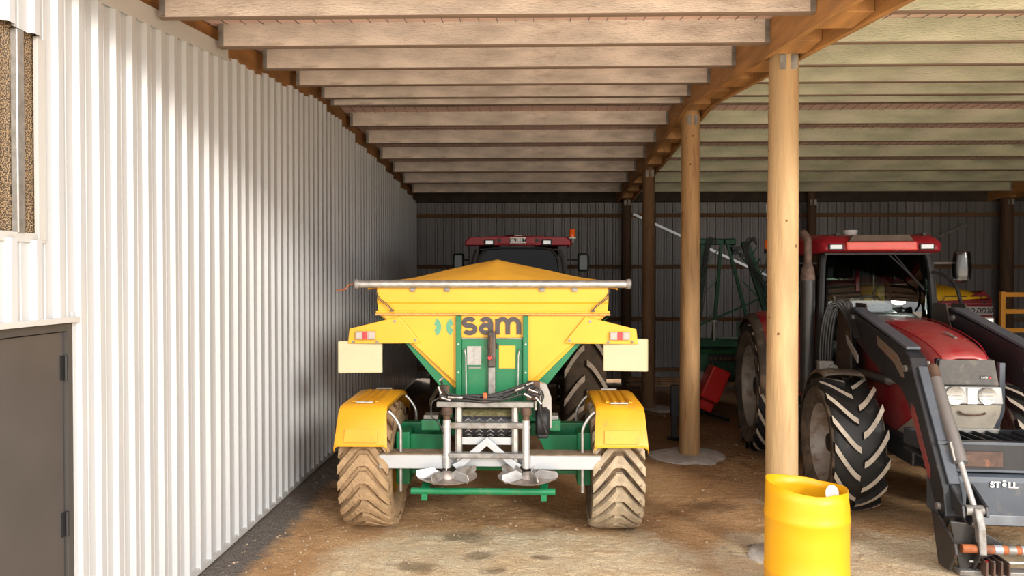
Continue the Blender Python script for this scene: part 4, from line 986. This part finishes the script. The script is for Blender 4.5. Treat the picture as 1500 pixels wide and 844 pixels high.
    sw = MB().lathe([(.185, -.014), (.20, -.014), (.205, 0), (.20, .014), (.185, .014), (.18, 0)], seg=30, closed=True).tube([(-.18, 0, 0), (.18, 0, 0)], .012, 6).tube([(0, 0, 0), (0, .18, 0)], .012, 6).tube([(0, 0, 0), (0, -.02, -.3)], .025, 8).build('steering_wheel', blackm, t, loc=(0, -.72, 2.08), rot=(R(-25), 0, 0))
    st = MB().bb(-.25, .25, -.30, .15, 1.55, 1.72).build('seat', seatm, t, .06); MB().bb(-.23, .23, .02, .16, 1.72, 2.35).build('seat_back', seatm, st, .06)
    MB().bb(-.13, .13, .05, .15, 2.38, 2.56).build('headrest', seatm, st, .04); MB().bb(.14, .19, -.02, .02, 2.2, 2.5).build('seat_belt', redlens, st, .005, smooth=False)
    MB().bb(-.38, .42, -1.02, -.95, 2.58, 2.63).build('sun_blind', M('blind_pale', (.35, .38, .32), .6), t, .01, smooth=False)
    MB().tube(catmull([(-.1, -.9, 2.55), (.12, -.88, 2.52), (.16, -.86, 2.35), (.08, -.85, 2.2), (.1, -.85, 2.05)]), .014, 8).build('monitor_arm', blackm, t)
    MB().tube(catmull([(-.55, -1.0, 2.62), (-.3, -1.0, 2.66), (.1, -1.0, 2.58), (.5, -1.0, 2.62)]), .012, 8).build('interior_rail', blackm, t)
    # wiper
    wp = MB().tube([(.10, -1.26, 2.68), (.20, -1.28, 2.58), (.52, -1.24, 2.27)], .009, 6).build('wiper_arm', blackm, t); MB().tube([(.16, -1.28, 2.68), (.52, -1.25, 2.24)], .008, 6).build('wiper_blade', blackm, wp)
    # roof
    rings = []
    for y_, zt2, zb2, k in ((-1.50, 2.80, 2.715, .88), (-1.44, 2.86, 2.70, .95), (-1.25, 2.905, 2.69, 1.0), (-.6, 2.935, 2.69, 1.02), (.25, 2.925, 2.69, 1.02), (.48, 2.88, 2.70, .97)):
        w_ = .72 * k; q = -.06; rings.append([(q - w_, y_, zb2), (q - w_, y_, zt2 - .05), (q - w_ * .86, y_, zt2 + .01), (q - .35, y_, zt2), (q + .35, y_, zt2), (q + w_ * .86, y_, zt2 + .01), (q + w_, y_, zt2 - .05), (q + w_, y_, zb2)])
    rf_ = MB().loft(rings).build('cab_roof', redd, t, .015, ang=45)
    MB().bb(-.66, .54, -1.35, .3, 2.672, 2.688).build('headliner', blk, t, smooth=False)
    MB().prism([(-.46, 2.715), (.33, 2.715), (.325, 2.82), (-.47, 2.82)], -1.535, -1.48).build('roof_visor', salmon, t, .015, smooth=False)
    MB().prism([(-.44, 2.82), (.31, 2.82), (.25, 2.90), (-.38, 2.90)], -1.50, -1.44).build('visor_top', M('dusty_brown_plastic', (.10, .07, .05), .7, var=.3), t, .008, smooth=False)
    for s in (-1, 1):
        L = MB().box((-.07 + s * .51, -1.49, 2.757), (.17, .06, .075)).build('roof_lamp', blk, t, .01, smooth=False); MB().box((-.07 + s * .51, -1.523, 2.757), (.14, .01, .058)).build('lamp_lens', lampm, L, .005, smooth=False)
        MB().bb(s * .50 - .02, s * .50 + .02, -1.3, -.9, 2.90, 2.925).build('roof_slot', blackm, rf_, smooth=False)
    MB().lathe([(.07, 2.92), (.085, 2.965), (.085, 2.985), (.0, 2.99)], c=(-.24, -.95, 0), seg=22).build('antenna_dome', whitep, t)
    # beacon at rear left of roof
    bc = MB().tube([(-.98, .35, 2.55), (-.95, .35, 2.75)], .015, 8).tube([(-.95, .35, 2.6), (-.7, .35, 2.65)], .014, 8).build('beacon_stem', blackm, t)
    MB().lathe([(.055, 2.74), (.058, 2.78), (.056, 2.80)], c=(-.95, .35, 0), seg=18).build('beacon_base', blackm, bc)
    MB().lathe([(.052, 2.80), (.054, 2.90), (.042, 2.935), (0, 2.94)], c=(-.95, .35, 0), seg=18).build('beacon_lens', amber, bc)
    MB().tube([(-.92, .4, 2.75), (-.97, .4, 3.45)], .005, 6).build('radio_aerial', galv, t)
    # exhaust
    e = MB().tube([(-.93, -1.62, 1.05), (-.93, -1.62, 2.36)], .082, 22).build('exhaust_silencer', exh, t)
    MB().tube([(-.93, -1.62, 2.36), (-.93, -1.62, 2.40), (-.93, -1.62, 2.50), (-.93, -1.62, 2.56)], [.082, .082, .07, .045], 20).build('silencer_collar', exhr, e)
    MB().tube(catmull([(-.93, -1.62, 2.54), (-.93, -1.62, 2.78), (-.94, -1.61, 2.86), (-.97, -1.55, 2.93)]), .042, 16, caps=False).build('exhaust_pipe', exhr, e, solid=.004)
    # mirror on the right under clear plastic bag, left one behind the post
    ma = MB().tube([(.66, -1.15, 2.57), (.90, -1.30, 2.57)], .012, 8).build('mirror_arm', galvd, t)
    MB().lathe([(.02, 2.33), (.09, 2.36), (.105, 2.5), (.10, 2.57), (.085, 2.70), (.04, 2.72), (0, 2.72)], c=(.92, -1.30, 0), seg=16, jit=lambda j, a, r_, h: (r_ * (1 + .12 * noise.noise(Vector((a * 3, h * 9, 1)))), h)).build('mirror_bag', clearp, ma, label='mirror wrapped in clear plastic')
    MB().bb(.85, .99, -1.32, -1.28, 2.40, 2.68).build('mirror_housing', M('mirror_glass_grey', (.12, .12, .12), .2), ma, .02, label='mirror head')
    MB().tube([(-.70, -1.15, 2.57), (-1.08, -1.2, 2.57)], .012, 8).build('mirror_arm', blk, t)
    MB().bb(-1.18, -1.02, -1.25, -1.18, 2.35, 2.68).build('mirror_housing', blk, t, .03)
    MB().tube(catmull([(.62, -1.22, 2.46), (.72, -1.32, 2.42), (.80, -1.42, 2.30), (.82, -1.5, 2.12), (.83, -1.6, 1.98)]), .02, 8).build('hand_rail', blackm, t)
    MB().lathe([(0, 0), (.05, 0), (.05, .03), (0, .04)], c=(-.98, -.05, 1.83), axis='y', seg=16).build('side_marker_lamp', lampm, t)
    MB().bb(1.02, 1.14, -1.62, -1.5, 1.86, 1.94).build('work_lamp', lampm, t, .02)
    # ------------------------------------------------ loader
    def arm(s):
        xo = .07 + s * .53; w_ = .075
        pts = [(-1.62, 2.02), (-1.85, 2.06), (-2.10, 1.98), (-3.35, 1.73), (-3.52, 1.66), (-3.60, 1.52), (-4.22, .62), (-4.26, .42), (-4.16, .36), (-4.04, .50), (-3.50, 1.22), (-3.30, 1.36), (-2.85, 1.42), (-2.3, 1.62), (-1.70, 1.80), (-1.60, 1.90)]
        A = MB().prism(pts, xo - w_, xo + w_, 'x').build('loader_arm', navy, t, .012, smooth=False)
        # raised top strip
        b = MB(); b.bar((xo, -1.95, 2.045), (xo, -3.42, 1.735), .13, .03); b.bar((xo + .02, -3.58, 1.58), (xo + .02, -4.20, .68), .095, .03, (0, -1, 0)); b.build('arm_top_plate', navyl, A, .006, smooth=False)
        # decals on the outer side
        fx = xo - s * 0 + (-w_ - .003 if s < 0 else w_ + .003)
        MB().prism([(-2.72, 1.80), (-3.25, 1.66), (-3.37, 1.56), (-3.40, 1.46), (-3.34, 1.46), (-3.18, 1.57), (-2.74, 1.70)], fx - .002, fx + .002, 'x').build('arm_decal', M('decal_brown', (.20, .15, .11), .5, dirt=[((.35, .04, .03), 9, .55, .8)]), A, smooth=False)
        MB().prism([(-3.58, 1.25), (-3.64, 1.22), (-3.98, .74), (-3.97, .66), (-3.91, .70), (-3.57, 1.16)], fx - .002, fx + .002, 'x').build('arm_decal', M('decal_red', (.28, .05, .045), .5, dirt=[((.1, .07, .06), 14, .5, .9)]), A, smooth=False)
        for p in ((-3.45, 1.55), (-4.15, .48), (-2.0, 1.95)): MB().tube([(xo - .1, p[0], p[1]), (xo + .1, p[0], p[1])], .032, 14).build('arm_pin', galvd, A)
        # tower
        T_ = MB().prism([(-1.55, 2.10), (-1.88, 2.10), (-2.0, 1.85), (-2.02, 1.35), (-2.05, .75), (-1.6, .75), (-1.5, 1.4)], xo - .11, xo - .09, 'x').prism([(-1.55, 2.10), (-1.88, 2.10), (-2.0, 1.85), (-2.02, 1.35), (-2.05, .75), (-1.6, .75), (-1.5, 1.4)], xo + .09, xo + .11, 'x').bb(xo - .09, xo + .09, -1.62, -1.56, .8, 1.95).build('loader_tower', M('tower_brown', (.055, .045, .035), .6, dirt=[((.30, .20, .05), 5, .60, .7)]), t, .01, smooth=False)
        MB().bb(min(xo, s * .3), max(xo, s * .3), -2.0, -1.65, .75, .95).build('tower_bracket', navy, t, .01, smooth=False)
        # lift cylinder under arm, tilt cylinder in front of the lower arm
        lc = MB().tube([(xo - s * .0, -1.92, 1.33), (xo, -2.85, 1.36)], .05, 16).build('lift_cylinder', M('cylinder_dark', (.10, .09, .08), .4, metal=.4, dirt=[((.2, .15, .1), 8, .55, .5)]), t)
        MB().tube([(xo, -2.85, 1.36), (xo, -3.25, 1.40)], .025, 12).build('cylinder_rod', silver, lc)
        tx = xo + .10
        tc = MB().tube([(tx, -3.62, 1.50), (tx, -4.13, .84)], .056, 18).build('tilt_cylinder', M('cylinder_grey', (.24, .225, .215), .42, metal=.5, dirt=[((.35, .08, .04), 12, .66, .8), ((.15, .12, .1), 6, .58, .5)]), t)
        MB().tube([(tx, -3.56, 1.58), (tx, -3.64, 1.48)], .055, 14).build('cylinder_eye', rustd, tc)
        MB().tube([(tx, -4.13, .84), (tx, -4.36, .54)], .023, 14).build('cylinder_rod', silver, tc)
        MB().tube([(tx - .05, -4.14, .86), (tx - .05, -4.05, 1.0)], .012, 8).build('cylinder_pipe', galv, tc)
        # links
        MB().tube([(tx - .08, -4.38, .52), (tx + .08, -4.38, .52)], .042, 16).build('link_pin', galvd, t)
        MB().prism([(-4.43, .55), (-4.34, .55), (-4.42, .40), (-4.46, .20), (-4.52, .20), (-4.50, .40)], tx - .03, tx + .03, 'x').build('tilt_link', galvd, t, .012, smooth=False)
        for dx in (-.09, .09):
            MB().prism([(-4.10, .60), (-4.16, .68), (-4.30, .62), (-4.42, .56), (-4.44, .48), (-4.34, .46), (-4.24, .50), (-4.19, .38), (-4.14, .30), (-4.08, .34)], tx - .02 + dx - .012, tx - .02 + dx + .012, 'x').build('bell_crank', navy, t, .006, smooth=False)
        # headstock plates
        for dx in (-.10, .08):
            MB().prism([(-4.08, .42), (-4.20, .42), (-4.50, .28), (-4.52, .20), (-4.40, .03), (-4.22, .02)], xo + dx - .012, xo + dx + .012, 'x').build('headstock_plate', M('headstock_dark', (.035, .03, .03), .5, var=.3, dirt=[((.22, .10, .05), 9, .6, .6)]), t, .006, smooth=False)
        MB().prism([(xo - .10, .43), (xo + .02, .42), (xo + .30, .27), (xo + .30, .20), (xo + .12, .12), (xo + .02, .03), (xo - .02, .03)], -4.40, -4.375).build('headstock_gusset', M('headstock_front', (.03, .027, .026), .45, var=.3, dirt=[((.2, .09, .05), 9, .6, .6)]), t, .006, smooth=False)
        for k in range(4):
            MB().bb(xo + .12 + k * .055, xo + .135 + k * .055, -4.52, -4.26, .03, .15).build('headstock_rib', M('hs_rib', (.09, .05, .035), .7, var=.5), t, .003, smooth=False)
        return A
    arm(-1); arm(1)
    ct = MB().tube([(-.50, -4.46, .235), (.50, -4.46, .235)], .035, 16).build('headstock_tube', rust, t)
    for k in range(6): MB().tube([(-.26 + k * .10, -4.46, .235), (-.20 + k * .10, -4.46, .235)], .037, 16).build('tube_band', [M('band_grey', (.35, .37, .40), .5, metal=.3, dirt=[((.4, .15, .06), 12, .55, .7)]), galvd][k % 2], ct)
    MB().tube([(-.42, -4.42, .12), (.5, -4.42, .12)], .008, 8).build('lock_rod', whitep, t); MB().tube([(-.30, -4.42, .12), (-.26, -4.42, .12)], .014, 8).build('rod_grip', redlens, t)
    MB().bb(-.5, .6, -4.44, -4.34, .005, .05).build('headstock_foot', galvd, t, .008, smooth=False)
    MB().tube([(-.6, -3.35, 1.30), (-.45, -3.35, .55)], .0001, 3)
    # front ballast frame with slots, and the grey weight below
    fr = MB().bb(-.46, .62, -4.02, -3.94, .74, 1.0).build('ballast_frame', navy, t, .012, smooth=False)
    MB().bb(-.34, .02, -4.035, -4.015, .79, .92).build('ballast_slot', M('slot_rust', (.10, .06, .045), .7, var=.5, vs=8, dirt=[((.42, .15, .07), 5, .55, .8)]), fr, .004, smooth=False)
    MB().bb(-.50, .6, -4.03, -4.015, .975, 1.0).bb(-.50, .6, -4.03, -4.015, .745, .765).build('ballast_edge', navyl, fr, .003, smooth=False)
    for k in range(10):
        x = -.50 + k * .115
        MB().raw([(x, -3.94, .99), (x + .012, -3.94, .99), (x - .03, -3.42, .99), (x - .042, -3.42, .99), (x, -3.94, .86), (x + .012, -3.94, .86), (x - .03, -3.42, .86), (x - .042, -3.42, .86)], [(0, 1, 2, 3), (4, 7, 6, 5), (0, 4, 5, 1), (1, 5, 6, 2), (2, 6, 7, 3), (3, 7, 4, 0)]).build('ballast_rib', navy, fr, smooth=False)
    MB().bb(-.54, .6, -3.46, -3.42, .90, 1.0).bb(-.54, .62, -3.94, -3.42, .80, .82).build('ballast_back', navy, fr, .004, smooth=False)
    wt_ = MB().prism([(-4.02, .70), (-3.98, .72), (-3.62, .72), (-3.62, .32), (-4.0, .28), (-4.04, .30), (-4.04, .66)], -.42, .75, 'x').build('front_weight', navyl, t, .01, smooth=False)
    MB().bb(-.41, .75, -4.05, -4.03, .30, .385).build('weight_lower_edge', M('edge_light', (.22, .235, .255), .45, metal=.2, var=.2), wt_, .004, smooth=False)
    text('weight_letters', 'STÖLL', .066, whitep, wt_, (.02, -4.052, .645), FACE, bold=.003, sx=1.15)
    # side guard of the loader, right of nose
    for s in (1,):
        MB().prism([(1.56, 0), (1.56, .05), (1.12, .06), (1.0, .02), (.84, -.12), (.88, -.16), (1.02, -.06)], -3.62, -3.55).bm.free()
    MB().raw(*((lambda P_: ([(x - .105, -3.34, z) for x, z in P_] + [(x - .105, -3.28, z) for x, z in P_], [tuple(range(len(P_))), tuple(range(2 * len(P_) - 1, len(P_) - 1, -1))] + [(i, (i + 1) % len(P_), len(P_) + (i + 1) % len(P_), len(P_) + i) for i in range(len(P_))]))([(.44, 1.60), (.49, 1.60), (.49, 1.15), (.43, .95), (.36, .90), (.34, .96), (.40, 1.02), (.44, 1.15)]))).build('nose_guard', navyl, t, .006, smooth=False)
    MB().tube([(-.34, -3.44, 1.62), (-.33, -3.44, 1.0)], .018, 8).build('guard_bar', galvd, t)
    # hoses and couplers by the tower
    for k in range(5):
        x0 = -.80 + k * .03; MB().tube(catmull([(x0 - .04, -1.80, 1.42), (x0 - .03, -1.82, 1.75), (x0 + .02, -1.84, 2.02 + .02 * (k % 3)), (x0 + .10 + .01 * k, -1.86, 2.10 + .015 * (k % 3)), (x0 + .17, -1.9, 2.02), (x0 + .20, -2.1, 1.85), (x0 + .20 - k * .02, -2.25, 1.75)], 6), .017, 8).build('hydraulic_hose', hosem, t)
        MB().tube([(-.69, -2.25 - .01 * k, 1.76 - .018 * k), (-.69, -2.62, 1.58 - .018 * k)], .009, 8).build('steel_pipe', galv, t)
        MB().tube([(x0 - .04, -1.80, 1.44), (x0 - .04, -1.80, 1.34)], .014, 8).build('hose_coupling', silver, t)
    MB().bb(-.86, -.70, -1.86, -1.74, 1.26, 1.44).lathe([(0, -.03), (.05, -.03), (.05, .03), (0, .03)], c=(-.72, -1.90, 1.36), axis='y', seg=14).build('coupler_block', M('coupler_grey', (.36, .34, .30), .5, metal=.4, var=.3), t, .012, smooth=False)
    MB().tube([(-.86, -1.82, 1.26), (-.80, -1.84, 1.10)], .014, 8).build('coupler_lever', galv, t)
    return t
loader_tractor()

# ------------------------------------------------------------------ yellow barrel in front
def barrel():
    t = thing('barrel', 'yellow plastic barrel with cut-open wavy top standing in front of the round post', 'barrel', (2.01, 5.51, 0))
    r = .291; H = .885; prof = [(r * .90, .0), (r * .97, .03), (r * 1.0, .10), (r * 1.0, .262), (r * 1.008, .266), (r * 1.008, .292), (r * .998, .298), (r * .995, .42), (r * .995, .54), (r * .998, .648), (r * 1.008, .654), (r * 1.008, .682), (r * .996, .69), (r * .99, .74), (r * .975, .81), (r * .96, H)]
    top = len(prof) - 1
    def jit(j, a, rr, h):
        if j >= top - 1:
            wob = -.024 * math.cos(a) + .010 * math.sin(a * 2 + 2.5) + .004 * math.sin(a * 5 + 1) + .004 * noise.noise(Vector((math.cos(a) * 6, math.sin(a) * 6, 2)))
            h += wob * (1 if j == top else .3)
            rr *= 1 + .012 * math.sin(a * 3)
        return rr, h
    b = MB(); b.lathe([(0, .004)] + prof[:1], seg=56); b.lathe(prof, seg=56, jit=jit)
    # open the top: drop the cap face
    caps = [f for f in b.bm.faces if len(f.verts) > 10 and f.calc_center_median().z > .8]; bmesh.ops.delete(b.bm, geom=caps, context='FACES_ONLY')
    b.build('barrel_shell', barrely, t, solid=.006, ang=50)
    MB().lathe([(0, .62), (.27, .62)], seg=30).build('liquid_residue', M('residue', (.40, .19, .01), .5, var=.3), t)
    p = MB().lathe([(.0, 0), (.046, .0), (.046, .006), (0, .006)], seg=20).build('white_disc', whitep, t, loc=(.205, .05, .805), rot=(R(65), 0, R(-20)), label='white plastic disc sticking up inside the rim'); p.scale = (1, 1.4, 1)
barrel()

# ------------------------------------------------------------------ black jack stand behind the second post
def stand():
    t = thing('jack_stand', 'narrow black parking jack standing upright on dirt between two round posts', 'jack', (2.12, 11.15, 0))
    MB().lathe([(0, 0), (.11, 0), (.12, .012), (.09, .03), (.04, .035), (0, .035)], seg=24).build('foot', blackm, t)
    MB().bb(-.04, .04, -.04, .04, .03, .38).build('inner_leg', blackm, t, .006, smooth=False); MB().bb(-.055, .055, -.055, .055, .34, .80).build('outer_leg', blk, t, .006, smooth=False)
    MB().bb(-.05, .14, -.05, .05, .76, .80).build('top_plate', blackm, t, .006, smooth=False)
    MB().tube([(.05, 0, .50), (.12, 0, .50), (.12, -.02, .42)], .012, 8).build('crank_handle', blackm, t)
stand()

# ------------------------------------------------------------------ green folded sprayer behind the loader tractor
def sprayer():
    t = thing('folded_sprayer', 'dark green field implement with tall folded lattice arms behind the right-hand tractor', 'implement', (3.75, 13.3, 0))
    b0 = MB().bb(-1.0, .9, -.1, .1, 1.18, 1.32).build('main_beam', grnd, t, .01, smooth=False)
    MB().bb(-.95, .2, -.35, .35, .62, 1.16).build('tank', grnd, t, .12)
    MB().bb(-.72, -.18, -.40, -.36, .95, 1.08).build('valve_panel', blackm, t, .01, smooth=False)
    for k in range(7): MB().tube([(-.68 + k * .08, -.42, 1.01), (-.68 + k * .08, -.38, 1.01)], .028, 10).build('valve_knob', rustd, t)
    for s, bx, tx in ((-1, -.98, -.72), (1, .55, -.02)):
        top = 3.02; dx = tx - bx
        L = MB().bar((bx, 0, 1.25), (tx, 0, top), .09, .10).build('boom_main', grnd, t, .01, smooth=False)
        MB().bar((bx + .16, .06, 1.3), (tx + .08, .06, top), .06, .06).build('boom_second', grnd, L, .01, smooth=False)
        MB().bar((bx + .42 * (1 if s < 0 else -1), -.05, 1.3), (tx + .30 * (1 if s < 0 else -1), -.05, top), .055, .055).build('boom_strut', grnd, L, .008, smooth=False)
        MB().bar((tx - .15, -.03, top), (tx + .34 * (1 if s < 0 else -1) , -.03, top), .11, .11).build('boom_head', grnd, L, .02, smooth=False)
        b = MB()
        for k in range(9):
            z = 1.4 + k * .19; u = (z - 1.25) / (top - 1.25); x0 = bx + dx * u; o_ = (.40 if s < 0 else -.40) * (1 - .25 * u)
            b.bar((x0, 0, z), (x0 + .16, .06, z + .19), .018, .018)
            if k % 3 == 0: b.bar((x0, 0, z), (x0 + o_, -.05, z + .35), .02, .02)
        o_ = b.build('boom_lattice', grnd, L, smooth=False); o_['kind'] = 'stuff'
        b = MB(); rnd = random.Random(7 + s)
        for k in range(7): b.box((tx - .16 + rnd.uniform(-.08, .12), rnd.uniform(-.1, .1), top - .05 - rnd.random() * .28), (.09, .09, .06))
        b.build('folding_gear', blackm, L, .006, smooth=False)
        for k in range(4):
            MB().tube(catmull([(bx + .05 + .03 * k, -.08, 1.35), (bx + dx * .4 + .05 * k, -.1, 2.0), (tx + .02 * k, -.1, 2.8), (tx + .05 + .04 * k, -.1, 3.08), (tx + .2, -.1, 2.96)]), .009, 6).build('boom_hose', hosem, L)
    MB().bar((-.9, .0, 1.5), (.45, 0, 2.1), .03, .03).build('brace_rod', grnd, t, smooth=False)
    MB().tube([(-.56, -.15, 1.3), (-.56, -.15, 1.62)], .022, 10).tube([(-.56, -.15, 1.62), (-.56, -.15, 1.65)], .07, 16).build('filler_post', galv, t)
    MB().tube([(-.15, -.15, 1.3), (-.15, -.15, 1.62)], .03, 8).build('short_post', grnd, t)
    MB().tube([(-.5, -.2, 1.34), (.6, -.2, 1.34)], .02, 8).build('white_rail', M('rail_pale', (.25, .35, .28), .5), t)
    for k in range(5): MB().tube(catmull([(-.7 + k * .1, -.4, .98), (-.62 + k * .09, -.5, .75), (-.4 + k * .07, -.45, .62), (-.2 + k * .05, -.3, .66)]), .012, 6).build('loop_hose', hosem, t)
    MB().bb(-.93, -.80, -.42, -.36, .55, .80).build('perforated_plate', galvd, t, .01, smooth=False)
    rb = MB().bb(-.16, .16, -.2, .2, -.28, .28).build('red_cover', redbright, t, .03, loc=(-.70, -.65, .62), rot=(0, R(24), 0), smooth=False, label='bright red cover leaning to the right')
    MB().bb(-.12, .12, -.15, .15, -.12, .04).build('red_cover_foot', redbright, t, .02, loc=(-.83, -.65, .30), rot=(0, R(24), 0), smooth=False)
    for x in (-.75, .6):
        MB().bar((x, 0, 1.2), (x, .1, .0), .09, .09).build('support_leg', blackm, t, .008, smooth=False)
        MB().bar((x, -.3, .06), (x + .25, -.9, .05), .05, .05).build('floor_skid', blackm, t, .008, smooth=False)
sprayer()

# ------------------------------------------------------------------ dark red seed drill with yellow tarp
def drill():
    t = thing('seed_drill', 'dark red seed drill with yellow tarpaulin and white-striped side at the back right', 'drill', (6.8, 13.2, 0))
    dr_ = M('drill_red', (.22, .006, .015), .45, var=.15)
    MB().prism([(-1.0, 2.02), (1.18, 2.02), (1.20, 1.72), (1.02, 1.52), (.8, 1.45), (-.8, 1.45), (-1.0, 1.6)], 0, .9).build('seed_hopper', dr_, t, .02, smooth=False)
    MB().prism([(.70, 2.02), (1.06, 2.16), (1.20, 2.02)], .02, .88).build('hopper_end', dr_, t, .01, smooth=False)
    MB().bb(-1.0, 1.19, -.02, .0, 1.93, 1.945).build('side_ledge', M('ledge_pink', (.35, .12, .13), .5), t, .003, smooth=False)
    # white framed stripe
    MB().bb(.42, 1.19, -.012, -.002, 1.74, 1.885).build('white_stripe', M('stripe_white', (.45, .45, .45), .5), t, smooth=False)
    MB().bb(-1.0, .42, -.012, -.002, 1.865, 1.885).bb(-1.0, .42, -.012, -.002, 1.74, 1.76).build('thin_stripes', M('stripe_white2', (.40, .40, .40), .5), t, smooth=False)
    text('side_letters', 'ENVIRO DD30', .118, blackm, t, (.82, -.016, 1.81), FACE, shear=.35, bold=.002, sx=.93)
    text('side_letters', 'DUNCAN', .11, whitep, t, (-.02, -.012, 1.812), FACE, shear=.3, bold=.002)
    rings = []
    for i in range(15):
        u = i / 14; x = -1.02 + 2.1 * u; pk = .20 * math.sin(math.pi * min(1, .12 + u * .85)) ** .5 + .012 * math.sin(u * 19)
        rings.append([(x, -.03, 2.0 - .03 * (1 - u) + .1 * u * (u > .6) * (u - .6)), (x, .1, 2.06 + pk * .5), (x, .45, 2.08 + pk), (x, .8, 2.06 + pk * .5), (x, .93, 2.0)])
    MB().loft(rings, closed=False).build('tarpaulin', dyellow, t, solid=.01, ang=60)
    for x in (-.05, .2, .95): MB().tube(catmull([(x, -.05, 2.06), (x + .06, -.06, 1.94), (x + .15, -.05, 2.06)]), .006, 6).build('tarp_cord', hosem, t)
    MB().bb(.35, .72, -.045, -.03, 2.06, 2.075).build('tarp_seam', blackm, t, smooth=False)
    MB().tube(catmull([(.10, .95, 2.0), (.14, .95, 2.25), (.25, .95, 2.36), (.6, .95, 2.36), (.72, .95, 2.25), (.74, .95, 2.0)]), .022, 8).build('guard_hoop', yeltube, t)
    for x in (-.7, .8):
        MB().bb(x - .06, x + .06, .1, .8, .45, 1.5).build('drill_frame', blk, t, .02, smooth=False)
        MB().lathe(tyre_profile(.45, .22, .22), c=(x, .45, .45), axis='x', seg=28, closed=True).build('tyre', rubberd, t)
        MB().lathe([(0, -.03), (.22, -.05), (.22, .05), (0, .03)], c=(x, .45, .45), axis='x', seg=24).build('rim', rimgrey, t)
    MB().bb(-.9, 1.0, -.1, 0, .5, .62).build('tool_bar', dr_, t, .01, smooth=False)
drill()
def rack():
    t = thing('tube_rack', 'orange-yellow square tube rack at the right edge beyond the loader', 'rack', (8.6, 12.6, 0))
    for x in (-.82, .9): MB().bb(x - .035, x + .035, -.035, .035, 0, 2.16).build('upright', yeltube, t, .006, smooth=False)
    for z in (2.12, 1.84, 1.53, .5): MB().bb(-.82, .9, -.03, .03, z - .045, z + .03).build('rail', yeltube, t, .006, smooth=False)
    for x in (-.82, .9): MB().bb(x - .035, x + .035, -.35, .35, 0, .06).build('foot', yeltube, t, .006, smooth=False)
rack()

# ------------------------------------------------------------------ odds and ends on the floor at the back
tag(MB().bar((2.0, 13.25, .03), (2.28, 12.85, .03), .06, .05).build('timber_offcut', postc, bev=.004, smooth=False), 'short timber offcut lying at the foot of the third round post', 'offcut')
def board_stack():
    t = thing('board_stack', 'low stack of dark boards lying along the back wall between the posts', 'boards', (3.4, 16.5, -.05))
    for k in range(4): MB().box((.03 * (k % 2), 0, .10 + k * .045), (2.6, .22 - .02 * k, .04)).build('board', postc, t, .004, smooth=False)
    for x in (-1.0, 1.0): MB().box((x, 0, .04), (.09, .3, .08)).build('bearer', postd, t, .004, smooth=False)
board_stack()
